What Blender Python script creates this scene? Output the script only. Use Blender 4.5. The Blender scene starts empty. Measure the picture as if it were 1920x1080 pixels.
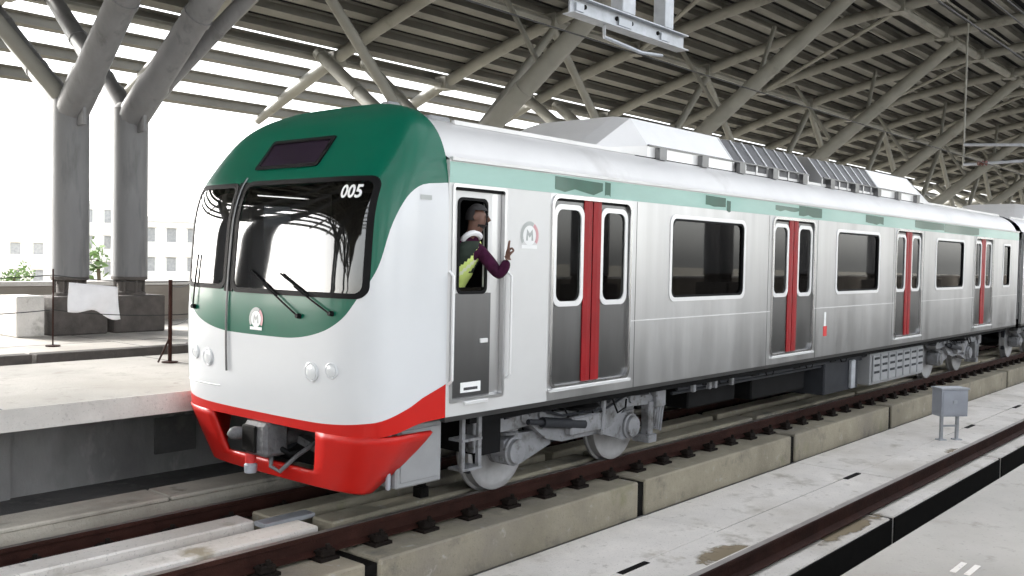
import bpy, bmesh, math, random
from mathutils import Vector, Matrix
random.seed(7)
R = math.radians
scene = bpy.context.scene

# ------------------------------------------------------------------ camera
TH, PIT, ROLL = R(40.55), R(-1.88), R(1.15)
F = Vector((math.cos(TH)*math.cos(PIT), math.sin(TH)*math.cos(PIT), math.sin(PIT)))
R0 = F.cross(Vector((0, 0, 1))).normalized(); U0 = R0.cross(F)
RV = R0*math.cos(ROLL) + U0*math.sin(ROLL); UV = -R0*math.sin(ROLL) + U0*math.cos(ROLL)
cam = bpy.data.cameras.new('camera'); cam.sensor_width = 36; cam.lens = 1800/1920*36
cam.clip_start = 0.05; cam.clip_end = 6000
co = bpy.data.objects.new('camera', cam); scene.collection.objects.link(co)
M = Matrix((RV, UV, -F)).transposed().to_4x4(); M.translation = Vector((0, 0, 2.4)); co.matrix_world = M
scene.camera = co

# ------------------------------------------------------------------ sky, sun, exposure
SUN_EL, SUN_AZ = R(26), R(108)          # azimuth of the sun measured from +X towards +Y
w = bpy.data.worlds.new('World'); scene.world = w; w.use_nodes = True
wn, wl = w.node_tree.nodes, w.node_tree.links
wn.clear()
sky = wn.new('ShaderNodeTexSky'); sky.sky_type = 'NISHITA'; sky.sun_disc = False
sky.sun_elevation = SUN_EL; sky.sun_rotation = R(90) - SUN_AZ
sky.air_density = 1.0; sky.dust_density = 2.0; sky.ozone_density = 1.0
hs = wn.new('ShaderNodeHueSaturation'); hs.inputs['Saturation'].default_value = 0.18
bg = wn.new('ShaderNodeBackground'); bg.inputs['Strength'].default_value = 0.15
wo = wn.new('ShaderNodeOutputWorld')
wl.new(sky.outputs[0], hs.inputs['Color']); wl.new(hs.outputs[0], bg.inputs[0]); wl.new(bg.outputs[0], wo.inputs[0])
sl = bpy.data.lights.new('sun', 'SUN'); sl.energy = 2.0; sl.angle = R(10); sl.color = (1, 0.97, 0.92)
so = bpy.data.objects.new('sun', sl); scene.collection.objects.link(so)
sd = Vector((math.cos(SUN_EL)*math.cos(SUN_AZ), math.cos(SUN_EL)*math.sin(SUN_AZ), math.sin(SUN_EL)))
so.rotation_euler = sd.to_track_quat('Z', 'Y').to_euler(); so.location = (0, 0, 60)
vs = scene.view_settings; vs.view_transform = 'Standard'; vs.look = 'None'; vs.gamma = 1; vs.use_curve_mapping = False
vs.exposure = 2.35
scene.cycles.use_denoising = True
scene.cycles.use_adaptive_sampling = True; scene.cycles.adaptive_threshold = 0.03
scene.cycles.max_bounces = 6; scene.cycles.diffuse_bounces = 3; scene.cycles.glossy_bounces = 3
scene.cycles.transparent_max_bounces = 12; scene.cycles.sample_clamp_indirect = 8

# ------------------------------------------------------------------ materials
MT = {}
def mat(name, col, rough=0.6, metal=0.0, var=0.12, scale=3.0, bump=0.0, bscale=40.0, stretch=(1, 1, 1), stain=None,
        spec=0.5, coat=0.0, rvar=0.0, fleck=0.0):
    m = bpy.data.materials.new(name); m.use_nodes = True
    n, l = m.node_tree.nodes, m.node_tree.links
    b = n['Principled BSDF']; b.inputs['Roughness'].default_value = rough; b.inputs['Metallic'].default_value = metal
    b.inputs['Specular IOR Level'].default_value = spec; b.inputs['Coat Weight'].default_value = coat; b.inputs['Coat Roughness'].default_value = 0.06
    tc = n.new('ShaderNodeTexCoord'); mp = n.new('ShaderNodeMapping'); mp.inputs['Scale'].default_value = stretch
    l.new(tc.outputs['Object'], mp.inputs['Vector'])
    def noise(s, d=6, ro=0.6):
        t = n.new('ShaderNodeTexNoise'); t.inputs['Scale'].default_value = s; t.inputs['Detail'].default_value = d; t.inputs['Roughness'].default_value = ro
        l.new(mp.outputs[0], t.inputs['Vector']); return t
    def ramp(src, a, b_, ca, cb):
        r = n.new('ShaderNodeValToRGB'); r.color_ramp.elements[0].position = a; r.color_ramp.elements[1].position = b_
        r.color_ramp.elements[0].color = (*ca, 1); r.color_ramp.elements[1].color = (*cb, 1); l.new(src, r.inputs[0]); return r
    c = tuple(col)
    lo = tuple(max(0, x*(1-var)) for x in c); hi = tuple(min(1, x*(1+var)) for x in c)
    t1 = noise(scale)
    cr = ramp(t1.outputs['Fac'], 0.3, 0.7, lo, hi); out = cr.outputs[0]
    def mix(fac, a, bcol, typ='MIX'):
        x = n.new('ShaderNodeMix'); x.data_type = 'RGBA'; x.blend_type = typ
        l.new(fac, x.inputs[0]); l.new(a, x.inputs[6]); x.inputs[7].default_value = (*bcol, 1); return x.outputs[2]
    if stain:
        for (sc_, a, bb, scol) in stain:
            t = noise(sc_, 5, 0.62); rr = ramp(t.outputs['Fac'], a, bb, (0, 0, 0), (1, 1, 1)); out = mix(rr.outputs[0], out, scol)
    if fleck:
        t = noise(scale*40, 2, 0.5); rr = ramp(t.outputs['Fac'], 0.62, 0.72, (0, 0, 0), (fleck,)*3); out = mix(rr.outputs[0], out, tuple(x*0.4 for x in c))
    l.new(out, b.inputs['Base Color'])
    if rvar:
        t = noise(scale*2.3); mr = n.new('ShaderNodeMapRange'); mr.inputs['To Min'].default_value = max(0.02, rough-rvar); mr.inputs['To Max'].default_value = min(1, rough+rvar)
        l.new(t.outputs['Fac'], mr.inputs['Value']); l.new(mr.outputs[0], b.inputs['Roughness'])
    if bump:
        t = noise(bscale, 5, 0.65); bp = n.new('ShaderNodeBump'); bp.inputs['Strength'].default_value = bump; bp.inputs['Distance'].default_value = 0.02
        l.new(t.outputs['Fac'], bp.inputs['Height']); l.new(bp.outputs[0], b.inputs['Normal'])
    MT[name] = m; return m

CST = [(0.55, 0.52, 0.70, (0.23, 0.21, 0.18)), (2.1, 0.56, 0.72, (0.16, 0.15, 0.125)), (6.0, 0.62, 0.75, (0.42, 0.40, 0.36))]
mat('concrete_pale', (0.60, 0.575, 0.54), 0.85, var=0.2, scale=1.3, bump=0.35, bscale=25, stain=[(0.4, 0.55, 0.75, (0.33, 0.31, 0.275)), (1.7, 0.6, 0.74, (0.24, 0.225, 0.19)), (7, 0.63, 0.75, (0.36, 0.34, 0.31))], fleck=0.35)
mat('concrete_slab', (0.74, 0.705, 0.66), 0.85, var=0.12, scale=1.1, bump=0.35, bscale=25, stain=[(0.5, 0.48, 0.70, (0.57, 0.53, 0.475)), (1.6, 0.57, 0.72, (0.42, 0.385, 0.33)), (5, 0.62, 0.74, (0.40, 0.37, 0.325)), (0.9, 0.64, 0.72, (0.36, 0.31, 0.225))], fleck=0.5)
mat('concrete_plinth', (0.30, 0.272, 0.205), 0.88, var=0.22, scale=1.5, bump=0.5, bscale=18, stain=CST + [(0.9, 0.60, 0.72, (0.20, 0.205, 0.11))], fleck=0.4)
mat('concrete_kerb', (0.44, 0.41, 0.35), 0.88, var=0.22, scale=1.5, bump=0.5, bscale=18, stain=[(0.7, 0.52, 0.7, (0.30, 0.275, 0.23)), (2.3, 0.57, 0.7, (0.22, 0.2, 0.165))], fleck=0.4)
mat('concrete_wall', (0.23, 0.228, 0.225), 0.9, var=0.3, scale=0.9, bump=0.4, bscale=15, stretch=(1, 1, 0.5), stain=[(0.8, 0.5, 0.7, (0.13, 0.128, 0.125)), (1.9, 0.55, 0.7, (0.34, 0.33, 0.32))])
mat('concrete_dark', (0.105, 0.104, 0.102), 0.9, var=0.3, scale=1.1, bump=0.5, bscale=15, stain=[(0.8, 0.5, 0.7, (0.06, 0.059, 0.057)), (2.4, 0.57, 0.7, (0.16, 0.155, 0.15))])
mat('concrete_platform', (0.41, 0.39, 0.36), 0.82, var=0.15, scale=0.9, bump=0.3, bscale=30, stain=[(0.35, 0.52, 0.72, (0.33, 0.305, 0.27)), (1.3, 0.58, 0.74, (0.25, 0.225, 0.195)), (4.5, 0.6, 0.72, (0.29, 0.27, 0.24))], fleck=0.3)
mat('concrete_parapet', (0.27, 0.24, 0.205), 0.88, var=0.18, scale=0.8, bump=0.3, stain=[(0.5, 0.52, 0.7, (0.20, 0.17, 0.145))])
mat('brick_grey', (0.085, 0.075, 0.068), 0.9, var=0.3, scale=5, bump=0.5)
mat('stain_oil', (0.16, 0.13, 0.085), 0.7, var=0.3, scale=4)
mat('rail_rust', (0.034, 0.013, 0.0095), 0.75, var=0.4, scale=3, bump=0.3, bscale=60, spec=0.15)
mat('rail_head', (0.34, 0.31, 0.29), 0.4, metal=0.7, var=0.2, scale=4)
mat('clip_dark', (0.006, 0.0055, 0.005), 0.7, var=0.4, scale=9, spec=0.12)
mat('pad_plate', (0.016, 0.012, 0.010), 0.8, var=0.4, scale=7, spec=0.12)
mat('steel_roof', (0.20, 0.196, 0.172), 0.6, var=0.14, scale=1.2, stain=[(1.0, 0.6, 0.75, (0.105, 0.10, 0.08))])
mat('steel_column', (0.15, 0.15, 0.152), 0.55, var=0.12, scale=1.6, stretch=(3, 3, 0.5), stain=[(1.4, 0.55, 0.7, (0.105, 0.105, 0.104))])
mat('purlin', (0.16, 0.156, 0.138), 0.6, var=0.2, scale=0.8, spec=0.2)
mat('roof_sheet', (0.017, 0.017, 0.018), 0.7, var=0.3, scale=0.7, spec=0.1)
mat('stainless', (0.57, 0.57, 0.575), 0.34, metal=1.0, var=0.20, scale=1.0, stretch=(1.4, 1.4, 0.10), rvar=0.10, bump=0.14, bscale=1.3)
mat('stainless_dark', (0.19, 0.19, 0.192), 0.3, metal=1.0, var=0.08, scale=2, stretch=(1.6, 1.6, 0.22), rvar=0.06)
mat('stainless_frame', (0.62, 0.62, 0.62), 0.25, metal=1.0, var=0.06, scale=3)
mat('stainless_bright', (0.80, 0.80, 0.80), 0.32, metal=0.35, var=0.04, scale=3)
mat('cab_side', (0.62, 0.62, 0.615), 0.42, metal=0.25, var=0.03, scale=1.5, coat=0.15)
mat('roof_paint', (0.66, 0.655, 0.65), 0.45, metal=0.3, var=0.07, scale=0.9, rvar=0.08, stain=[(1.0, 0.6, 0.8, (0.52, 0.51, 0.5))])
mat('white_paint', (0.64, 0.655, 0.67), 0.28, var=0.03, scale=0.9, coat=0.4)
mat('green_paint', (0.002, 0.108, 0.064), 0.28, var=0.06, scale=1.0, coat=0.15, spec=0.3)
mat('teal_glare', (0.26, 0.45, 0.395), 0.3, var=0.12, scale=1.2, coat=0.3, stretch=(0.5, 1, 2))  # green stripe paled by sky glare, held in the base colour
mat('green_reflection', (0.002, 0.075, 0.044), 0.3, var=0.2, scale=3, coat=0.3)
mat('red_paint', (0.50, 0.010, 0.006), 0.42, var=0.06, scale=1.2, coat=0.08, spec=0.3)
mat('red_door', (0.27, 0.008, 0.011), 0.4, var=0.1, scale=3, spec=0.25)
mat('black_rubber', (0.006, 0.006, 0.0065), 0.6, var=0.3, scale=5, spec=0.12)
mat('under_dark', (0.006, 0.006, 0.0065), 0.75, var=0.4, scale=3, spec=0.12)
mat('bogie_grey', (0.215, 0.22, 0.232), 0.5, var=0.16, scale=5, bump=0.15, stain=[(3, 0.5, 0.66, (0.10, 0.098, 0.095)), (9, 0.56, 0.7, (0.06, 0.055, 0.05))])
mat('bogie_dirty', (0.13, 0.13, 0.135), 0.55, var=0.3, scale=9, bump=0.3, stain=[(6, 0.5, 0.65, (0.045, 0.043, 0.04))], spec=0.3)
mat('wheel_steel', (0.40, 0.40, 0.405), 0.42, metal=0.6, var=0.15, scale=5)
mat('box_grey', (0.28, 0.287, 0.295), 0.5, var=0.1, scale=3)
mat('box_dark', (0.03, 0.032, 0.037), 0.55, var=0.2, scale=3, spec=0.12)
mat('cabinet_blue', (0.33, 0.35, 0.39), 0.5, var=0.08, scale=4)
mat('grille_dark', (0.10, 0.10, 0.105), 0.5, metal=0.4, var=0.25, scale=8)
mat('interior', (0.05, 0.05, 0.05), 0.7, var=0.1)
mat('interior_dark', (0.008, 0.008, 0.009), 0.8, var=0.2, spec=0.12)
mat('seat_green', (0.03, 0.12, 0.07), 0.8, var=0.2)
mat('headcode', (0.022, 0.014, 0.026), 0.2, var=0.2)
mat('lamp_lens', (0.62, 0.64, 0.65), 0.12, var=0.05, coat=0.6)
mat('decal_grey', (0.42, 0.44, 0.43), 0.5, var=0.05)
mat('decal_pink', (0.62, 0.34, 0.36), 0.5, var=0.05)
mat('decal_white', (0.82, 0.83, 0.82), 0.5, var=0.02)
mat('decal_red', (0.58, 0.03, 0.03), 0.5, var=0.05)
mat('ink', (0.05, 0.05, 0.055), 0.6, var=0.1)
mat('skin', (0.13, 0.065, 0.045), 0.55, var=0.1, scale=10)
mat('hair', (0.012, 0.010, 0.010), 0.7, var=0.3, scale=30)
mat('shirt_purple', (0.042, 0.005, 0.026), 0.85, var=0.45, scale=16, bump=1.0, bscale=14, spec=0.2)
mat('trousers', (0.02, 0.022, 0.03), 0.85, var=0.2)
mat('vest_dark', (0.012, 0.022, 0.014), 0.85, var=0.2)
mat('vest_yellow', (0.66, 0.80, 0.24), 0.6, var=0.08, scale=12)
mat('vest_tape', (0.72, 0.78, 0.55), 0.4, var=0.05)
mat('cloth_white', (0.80, 0.80, 0.82), 0.85, var=0.06, scale=6)
mat('insulator', (0.10, 0.03, 0.02), 0.3, var=0.1)
mat('galvanised', (0.42, 0.44, 0.47), 0.5, metal=0.4, var=0.15, scale=5)
mat('wire', (0.02, 0.02, 0.02), 0.6)
mat('wall_pale', (0.80, 0.79, 0.77), 0.9, var=0.06, scale=0.2)
mat('wall_cream', (0.78, 0.75, 0.70), 0.9, var=0.06, scale=0.2)
mat('wall_pink', (0.58, 0.49, 0.45), 0.9, var=0.06, scale=0.2)
mat('window_far', (0.30, 0.31, 0.32), 0.3, var=0.2)
mat('ground', (0.30, 0.28, 0.23), 0.95, var=0.3, scale=0.03)
mat('bark', (0.10, 0.075, 0.05), 0.9)
mat('leaf', (0.075, 0.14, 0.035), 0.6, var=0.45, scale=1.2)
mat('leaf_light', (0.12, 0.20, 0.05), 0.6, var=0.4, scale=1.2)

def glass(name, tint, refl, rough=0.02, ior=1.5):
    m = bpy.data.materials.new(name); m.use_nodes = True; n, l = m.node_tree.nodes, m.node_tree.links; n.clear()
    o = n.new('ShaderNodeOutputMaterial'); tr = n.new('ShaderNodeBsdfTransparent'); tr.inputs[0].default_value = (*tint, 1)
    g = n.new('ShaderNodeBsdfGlossy'); g.inputs[0].default_value = (refl,)*3 + (1,); g.inputs['Roughness'].default_value = rough
    fr = n.new('ShaderNodeFresnel'); fr.inputs[0].default_value = ior; mx = n.new('ShaderNodeMixShader')
    l.new(fr.outputs[0], mx.inputs[0]); l.new(tr.outputs[0], mx.inputs[1]); l.new(g.outputs[0], mx.inputs[2]); l.new(mx.outputs[0], o.inputs[0])
    MT[name] = m
glass('glass_side', (0.17, 0.18, 0.19), 0.9, 0.02, 1.45)
glass('glass_screen', (0.30, 0.31, 0.32), 0.95, 0.03, 1.95)

# ------------------------------------------------------------------ geometry helpers
col = scene.collection
class MB:
    def __init__(s): s.v = []; s.f = []; s.mi = []; s.cur = 0
    def add(s, vs_, fs):
        o = len(s.v); s.v += [tuple(p) for p in vs_]; s.f += [tuple(i+o for i in f) for f in fs]; s.mi += [s.cur]*len(fs); return s
    def box(s, x0, x1, y0, y1, z0, z1):
        v = [(x, y, z) for z in (z0, z1) for y in (y0, y1) for x in (x0, x1)]
        return s.add(v, [(0, 2, 3, 1), (4, 5, 7, 6), (0, 1, 5, 4), (2, 6, 7, 3), (0, 4, 6, 2), (1, 3, 7, 5)])
    def cbox(s, c, sx, sy, sz, rot=None):
        v = []
        for z in (-.5, .5):
            for y in (-.5, .5):
                for x in (-.5, .5):
                    p = Vector((x*sx, y*sy, z*sz))
                    if rot is not None: p = rot @ p
                    v.append(p + Vector(c))
        return s.add(v, [(0, 2, 3, 1), (4, 5, 7, 6), (0, 1, 5, 4), (2, 6, 7, 3), (0, 4, 6, 2), (1, 3, 7, 5)])
    def bbox(s, x0, x1, y0, y1, z0, z1, b=0.02):
        """box with chamfered edges"""
        bm = bmesh.new(); bmesh.ops.create_cube(bm, size=1)
        for q in bm.verts: q.co = Vector(((x0+x1)/2+q.co.x*(x1-x0), (y0+y1)/2+q.co.y*(y1-y0), (z0+z1)/2+q.co.z*(z1-z0)))
        bmesh.ops.bevel(bm, geom=bm.edges[:], offset=b, segments=1, affect='EDGES')
        bm.verts.ensure_lookup_table(); s.add([q.co.copy() for q in bm.verts], [[q.index for q in f.verts] for f in bm.faces]); bm.free(); return s
    def tube(s, a, b, r0, r1=None, n=10, cap=True):
        a, b = Vector(a), Vector(b); r1 = r0 if r1 is None else r1
        d = (b-a).normalized(); u = d.orthogonal().normalized(); w_ = d.cross(u)
        v = []
        for p, r in ((a, r0), (b, r1)):
            for i in range(n):
                t = 2*math.pi*i/n; v.append(p + u*math.cos(t)*r + w_*math.sin(t)*r)
        fs = [(i, (i+1) % n, n+(i+1) % n, n+i) for i in range(n)]
        if cap: fs += [tuple(range(n-1, -1, -1)), tuple(range(n, 2*n))]
        return s.add(v, fs)
    def path(s, pts, r, n=8):
        pts = [Vector(p) for p in pts]; v = []; up = None
        for i, p in enumerate(pts):
            d = (pts[min(i+1, len(pts)-1)] - pts[max(i-1, 0)]).normalized()
            if up is None: up = d.orthogonal().normalized()
            up = (up - d*up.dot(d)).normalized(); w_ = d.cross(up); rr = r[i] if isinstance(r, (list, tuple)) else r
            for k in range(n):
                t = 2*math.pi*k/n; v.append(p + up*math.cos(t)*rr + w_*math.sin(t)*rr)
        fs = []
        for i in range(len(pts)-1):
            for k in range(n): fs.append((i*n+k, i*n+(k+1) % n, (i+1)*n+(k+1) % n, (i+1)*n+k))
        fs += [tuple(range(n-1, -1, -1)), tuple(range((len(pts)-1)*n, len(pts)*n))]
        return s.add(v, fs)
    def lathe(s, c, axis, prof, n=28):
        """prof: list of (along, radius) round axis through c"""
        c = Vector(c); d = Vector(axis).normalized(); u = d.orthogonal().normalized(); w_ = d.cross(u); v = []
        for (h, r) in prof:
            for i in range(n):
                t = 2*math.pi*i/n; v.append(c + d*h + u*math.cos(t)*r + w_*math.sin(t)*r)
        fs = []
        for j in range(len(prof)-1):
            for i in range(n): fs.append((j*n+i, j*n+(i+1) % n, (j+1)*n+(i+1) % n, (j+1)*n+i))
        fs += [tuple(range(n-1, -1, -1)), tuple(range((len(prof)-1)*n, len(prof)*n))]
        return s.add(v, fs)
    def prism(s, poly, fn, a, b):
        """extrude 2-D polygon: fn(p, q, t) -> 3-D, from t=a to t=b"""
        n = len(poly); v = [fn(p, q, a) for p, q in poly] + [fn(p, q, b) for p, q in poly]
        fs = [(i, (i+1) % n, n+(i+1) % n, n+i) for i in range(n)] + [tuple(range(n-1, -1, -1)), tuple(range(n, 2*n))]
        return s.add(v, fs)
    def panel(s, xs, zs, holes, fn, t0, t1):
        """sheet in (x, z) with rectangular holes; cells are boxes between t0 and t1"""
        xs = sorted(set(xs + [h for q in holes for h in q[:2] if xs[0] < h < xs[-1]]))
        zs = sorted(set(zs + [h for q in holes for h in q[2:] if zs[0] < h < zs[-1]]))
        def solid(i, j):
            if i < 0 or j < 0 or i >= len(xs)-1 or j >= len(zs)-1: return False
            cx, cz = (xs[i]+xs[i+1])/2, (zs[j]+zs[j+1])/2
            return not any(h[0] < cx < h[1] and h[2] < cz < h[3] for h in holes)
        idx = {}; v = []; fs = []
        def vid(i, j, k):
            if (i, j, k) not in idx: idx[(i, j, k)] = len(v); v.append(fn(xs[i], zs[j], (t0, t1)[k]))
            return idx[(i, j, k)]
        for i in range(len(xs)-1):
            for j in range(len(zs)-1):
                if not solid(i, j): continue
                for k in (0, 1): fs.append([vid(i, j, k), vid(i+1, j, k), vid(i+1, j+1, k), vid(i, j+1, k)][::1 if k else -1])
                for (di, dj, e) in ((-1, 0, ((0, 0), (0, 1))), (1, 0, ((1, 1), (1, 0))), (0, -1, ((1, 0), (0, 0))), (0, 1, ((0, 1), (1, 1)))):
                    if not solid(i+di, j+dj):
                        (a0, b0), (a1, b1) = e
                        fs.append([vid(i+a0, j+b0, 0), vid(i+a1, j+b1, 0), vid(i+a1, j+b1, 1), vid(i+a0, j+b0, 1)])
        return s.add(v, fs)
    def ring(s, x0, x1, z0, z1, wd, r, fn, t0, t1, k=5):
        """rounded rectangular frame: outer rect x0..x1 z0..z1 corner r, band width wd, thickness t0..t1"""
        def rr(a0, a1, b0, b1, rad):
            pts = []
            for (cx, cz, st) in ((a1-rad, b1-rad, 0), (a0+rad, b1-rad, 90), (a0+rad, b0+rad, 180), (a1-rad, b0+rad, 270)):
                for i in range(k+1):
                    t = R(st + 90*i/k); pts.append((cx+rad*math.cos(t), cz+rad*math.sin(t)))
            return pts
        o = rr(x0, x1, z0, z1, r); i_ = rr(x0+wd, x1-wd, z0+wd, z1-wd, max(0.01, r-wd*0.4)); n = len(o)
        v = [fn(*p, t0) for p in o] + [fn(*p, t1) for p in o] + [fn(*p, t1) for p in i_] + [fn(*p, t0) for p in i_]
        fs = []
        for a in range(4):
            b = (a+1) % 4
            for i in range(n): j = (i+1) % n; fs.append((a*n+i, a*n+j, b*n+j, b*n+i))
        return s.add(v, fs)
    def rrect(s, x0, x1, z0, z1, r, fn, t0, t1, k=5):
        pts = []
        for (cx, cz, st) in ((x1-r, z1-r, 0), (x0+r, z1-r, 90), (x0+r, z0+r, 180), (x1-r, z0+r, 270)):
            for i in range(k+1):
                t = R(st + 90*i/k); pts.append((cx+r*math.cos(t), cz+r*math.sin(t)))
        return s.prism(pts, fn, t0, t1)
    def build(s, name, mats, parent=None, smooth=False, origin=None):
        me = bpy.data.meshes.new(name)
        if parent is not None:
            o3 = WORLD.get(parent.name, Vector((0, 0, 0)))
        else:
            if origin is None:
                xs = [p[0] for p in s.v]; ys = [p[1] for p in s.v]; zs = [p[2] for p in s.v]
                origin = ((min(xs)+max(xs))/2, (min(ys)+max(ys))/2, min(zs))
            o3 = Vector(origin)
        me.from_pydata([(p[0]-o3.x, p[1]-o3.y, p[2]-o3.z) for p in s.v], [], s.f)
        if isinstance(mats, str): mats = [mats]
        for q in mats: me.materials.append(MT[q])
        if len(mats) > 1: me.polygons.foreach_set('material_index', s.mi)
        bm = bmesh.new(); bm.from_mesh(me)
        for q in [q for q in bm.verts if not q.link_faces]: bm.verts.remove(q)
        bmesh.ops.recalc_face_normals(bm, faces=bm.faces[:]); bm.to_mesh(me); bm.free()
        if smooth:
            me.polygons.foreach_set('use_smooth', [True]*len(me.polygons)); me.set_sharp_from_angle(angle=R(38))
        ob = bpy.data.objects.new(name, me); col.objects.link(ob)
        if parent is not None: ob.parent = parent; WORLD[ob.name] = o3
        else: ob.location = o3; WORLD[ob.name] = o3
        return ob
WORLD = {}
def tag(o, label=None, cat=None, group=None, kind=None):
    if label: o['label'] = label
    if cat: o['category'] = cat
    if group: o['group'] = group
    if kind: o['kind'] = kind
    return o
def thing(name, loc, label, cat, group=None):
    o = bpy.data.objects.new(name, None); col.objects.link(o); o.location = loc; o.empty_display_size = 0.2; WORLD[o.name] = Vector(loc)
    tag(o, label, cat, group)
    if name in ('roof_column', 'station_roof'): o['kind'] = 'thing'
    return o
def part(name, parent):      # an Empty part that holds sub-parts
    o = bpy.data.objects.new(name, None); col.objects.link(o); o.parent = parent; WORLD[o.name] = WORLD[parent.name]; return o
def text_mesh(txt, size, fn, name, mat_, parent, depth=0.002, spacing=1.0, bold=0.0):
    cu = bpy.data.curves.new('t', 'FONT'); cu.body = txt; cu.size = size; cu.space_character = spacing; cu.align_x = 'CENTER'; cu.align_y = 'CENTER'; cu.resolution_u = 3; cu.offset = bold
    ob = bpy.data.objects.new('t', cu); col.objects.link(ob); bpy.context.view_layer.update()
    me = ob.evaluated_get(bpy.context.evaluated_depsgraph_get()).to_mesh()
    mb = MB(); mb.add([fn(p.co.x, p.co.y) for p in me.vertices], [list(p.vertices) for p in me.polygons])
    ob.to_mesh_clear(); bpy.data.objects.remove(ob); bpy.data.curves.remove(cu)
    return mb.build(name, mat_, parent)

XA, XB = -45.0, 112.0          # extent of the station along the line

# ================================================================== SETTING
def struct(name, mb, m, parent=None, smooth=False):
    o = mb.build(name, m, parent, smooth)
    if parent is None: o['kind'] = 'structure'
    return o
TC, NC = 7.252, 2.90                       # centre lines of the train's track and of the near, empty track
SIDE = 5.777                               # near side wall of the train
struct('ground', MB().box(-1500, 1800, -1500, 1800, -14.5, -14.0), 'ground')
struct('viaduct_deck', MB().box(XA, XB, -8.4, 18.6, -2.2, -0.9), 'concrete_dark')
struct('track_bed', MB().box(XA, XB, 1.75, 8.5, -0.895, -0.62), 'concrete_dark')
# low slabs between the two tracks, laid in lengths
mid = struct('centre_walkway', MB().box(XA, XB, 4.03, 6.05, -0.617, -0.612), 'concrete_dark')
x = -20.0; k = 0
lens = [4.15]
for a in range(16):
    x0 = -19.54 + 4.15*a; x1 = x0 + 4.135
    for (y0, y1) in ((5.10, 6.02), (4.05, 5.085)):
        dz = random.uniform(-0.004, 0.004)
        m = MB().bbox(x0, x1, y0, y1, -0.61, -0.595+dz, 0.006); m.build('walkway_slab', 'concrete_slab', mid)
m = MB().box(46.9, XB, 4.05, 6.02, -0.61, -0.597); o = m.build('walkway_slab', 'concrete_slab', mid)
for i, X in enumerate((2.2, 7.8, 13.35, 19.1, 22.6, 27.5)):       # lifting slots
    m = MB().box(X-0.24, X+0.24, 5.015, 5.085, -0.598, -0.587); m.build('slot_cover', 'clip_dark', mid)

# left platform
pf = struct('far_platform', MB().box(XA, XB, 8.80, 12.05, 0.765, 0.97).box(XA, XB, 12.55, 18.2, 0.6, 0.97), 'concrete_platform')
MB().box(XA, XB, 12.06, 12.54, 0.40, 0.62).build('cable_trench', 'clip_dark', pf)
for i in range(14):
    X = -10.0+3.05*i; MB().bbox(X, X+3.0, 12.30, 12.54, 0.63, 1.055, 0.012).build('duct_block', 'brick_grey', pf)
for i in range(9):
    X = 0.4+3.05*i; MB().box(X, X+0.02, 8.81, 12.04, 0.9, 0.9716).build('joint', 'concrete_dark', pf); MB().box(X+0.7, X+0.72, 12.56, 18.19, 0.9, 0.9716).build('joint', 'concrete_dark', pf)
MB().box(XA, XB, 14.25, 14.28, 0.9, 0.9720).build('joint', 'concrete_dark', pf)
for i in range(18):                        # expansion joints and coping blocks along the platform edge
    X = -16.2 + 2.4*i
    MB().box(X, X+2.385, 8.782, 8.80, 0.768, 0.972).build('edge_block', 'concrete_pale', pf)
m = MB()
struct('platform_wall', MB().box(XA, XB, 9.9, 10.1, -0.9, 0.765), 'concrete_wall')
pw = bpy.data.objects['platform_wall']
for i in range(12):
    X = -10.0 + 3.1*i
    MB().box(X, X+0.5, 9.868, 9.90, 0.12, 0.52).build('wall_recess_cover', 'concrete_dark', pw)
    MB().box(X+1.2, X+1.55, 9.84, 9.90, -0.1, 0.765).build('pilaster', 'concrete_wall', pw)
struct('trackside_walkway', MB().box(XA, XB, 8.93, 9.9, -0.9, -0.10), 'concrete_dark')
kb = struct('trackside_kerb', MB().box(XA, XB, 8.5, 8.93, -0.9, -0.04), 'concrete_kerb')
for i in range(16):
    X = -20 + 4.15*i
    MB().bbox(X, X+4.13, 8.488, 8.938, -0.04, 0.004, 0.012).build('kerb_cap', 'concrete_kerb', kb)
struct('near_platform', MB().box(XA, XB, -7.8, 1.63, 0.75, 1.0), 'concrete_platform')
npf = bpy.data.objects['near_platform']
struct('near_platform_wall', MB().box(XA, XB, 0.6, 0.8, -0.9, 0.75), 'concrete_dark')
for i in range(2):
    MB().box(4.62, 4.80, 1.20+0.06*i, 1.225+0.06*i, 1.001, 1.004).build('painted_mark', 'concrete_slab', npf)
for i, X in enumerate((-8.5, -2.6, 3.3, 9.2, 15.1, 21.0, 26.9)):
    MB().box(X, X+0.03, -7.5, 1.635, 0.9, 1.0015).build('joint', 'clip_dark', npf)

# parapets at the back of the platforms
for (y0, y1, lab) in ((18.2, 18.45, 'low beige concrete parapet wall along the back of the far platform'), (-8.05, -7.8, 'low concrete parapet wall behind the near platform')):
    m = MB().box(XA, XB, y0, y1, -0.9, 1.68)
    o = m.build('parapet_wall', 'concrete_parapet'); tag(o, lab, 'wall', kind='thing')
    MB().box(XA, XB, y0-0.04, y1+0.04, 1.68, 1.76).build('coping', 'concrete_pale', o)

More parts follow.
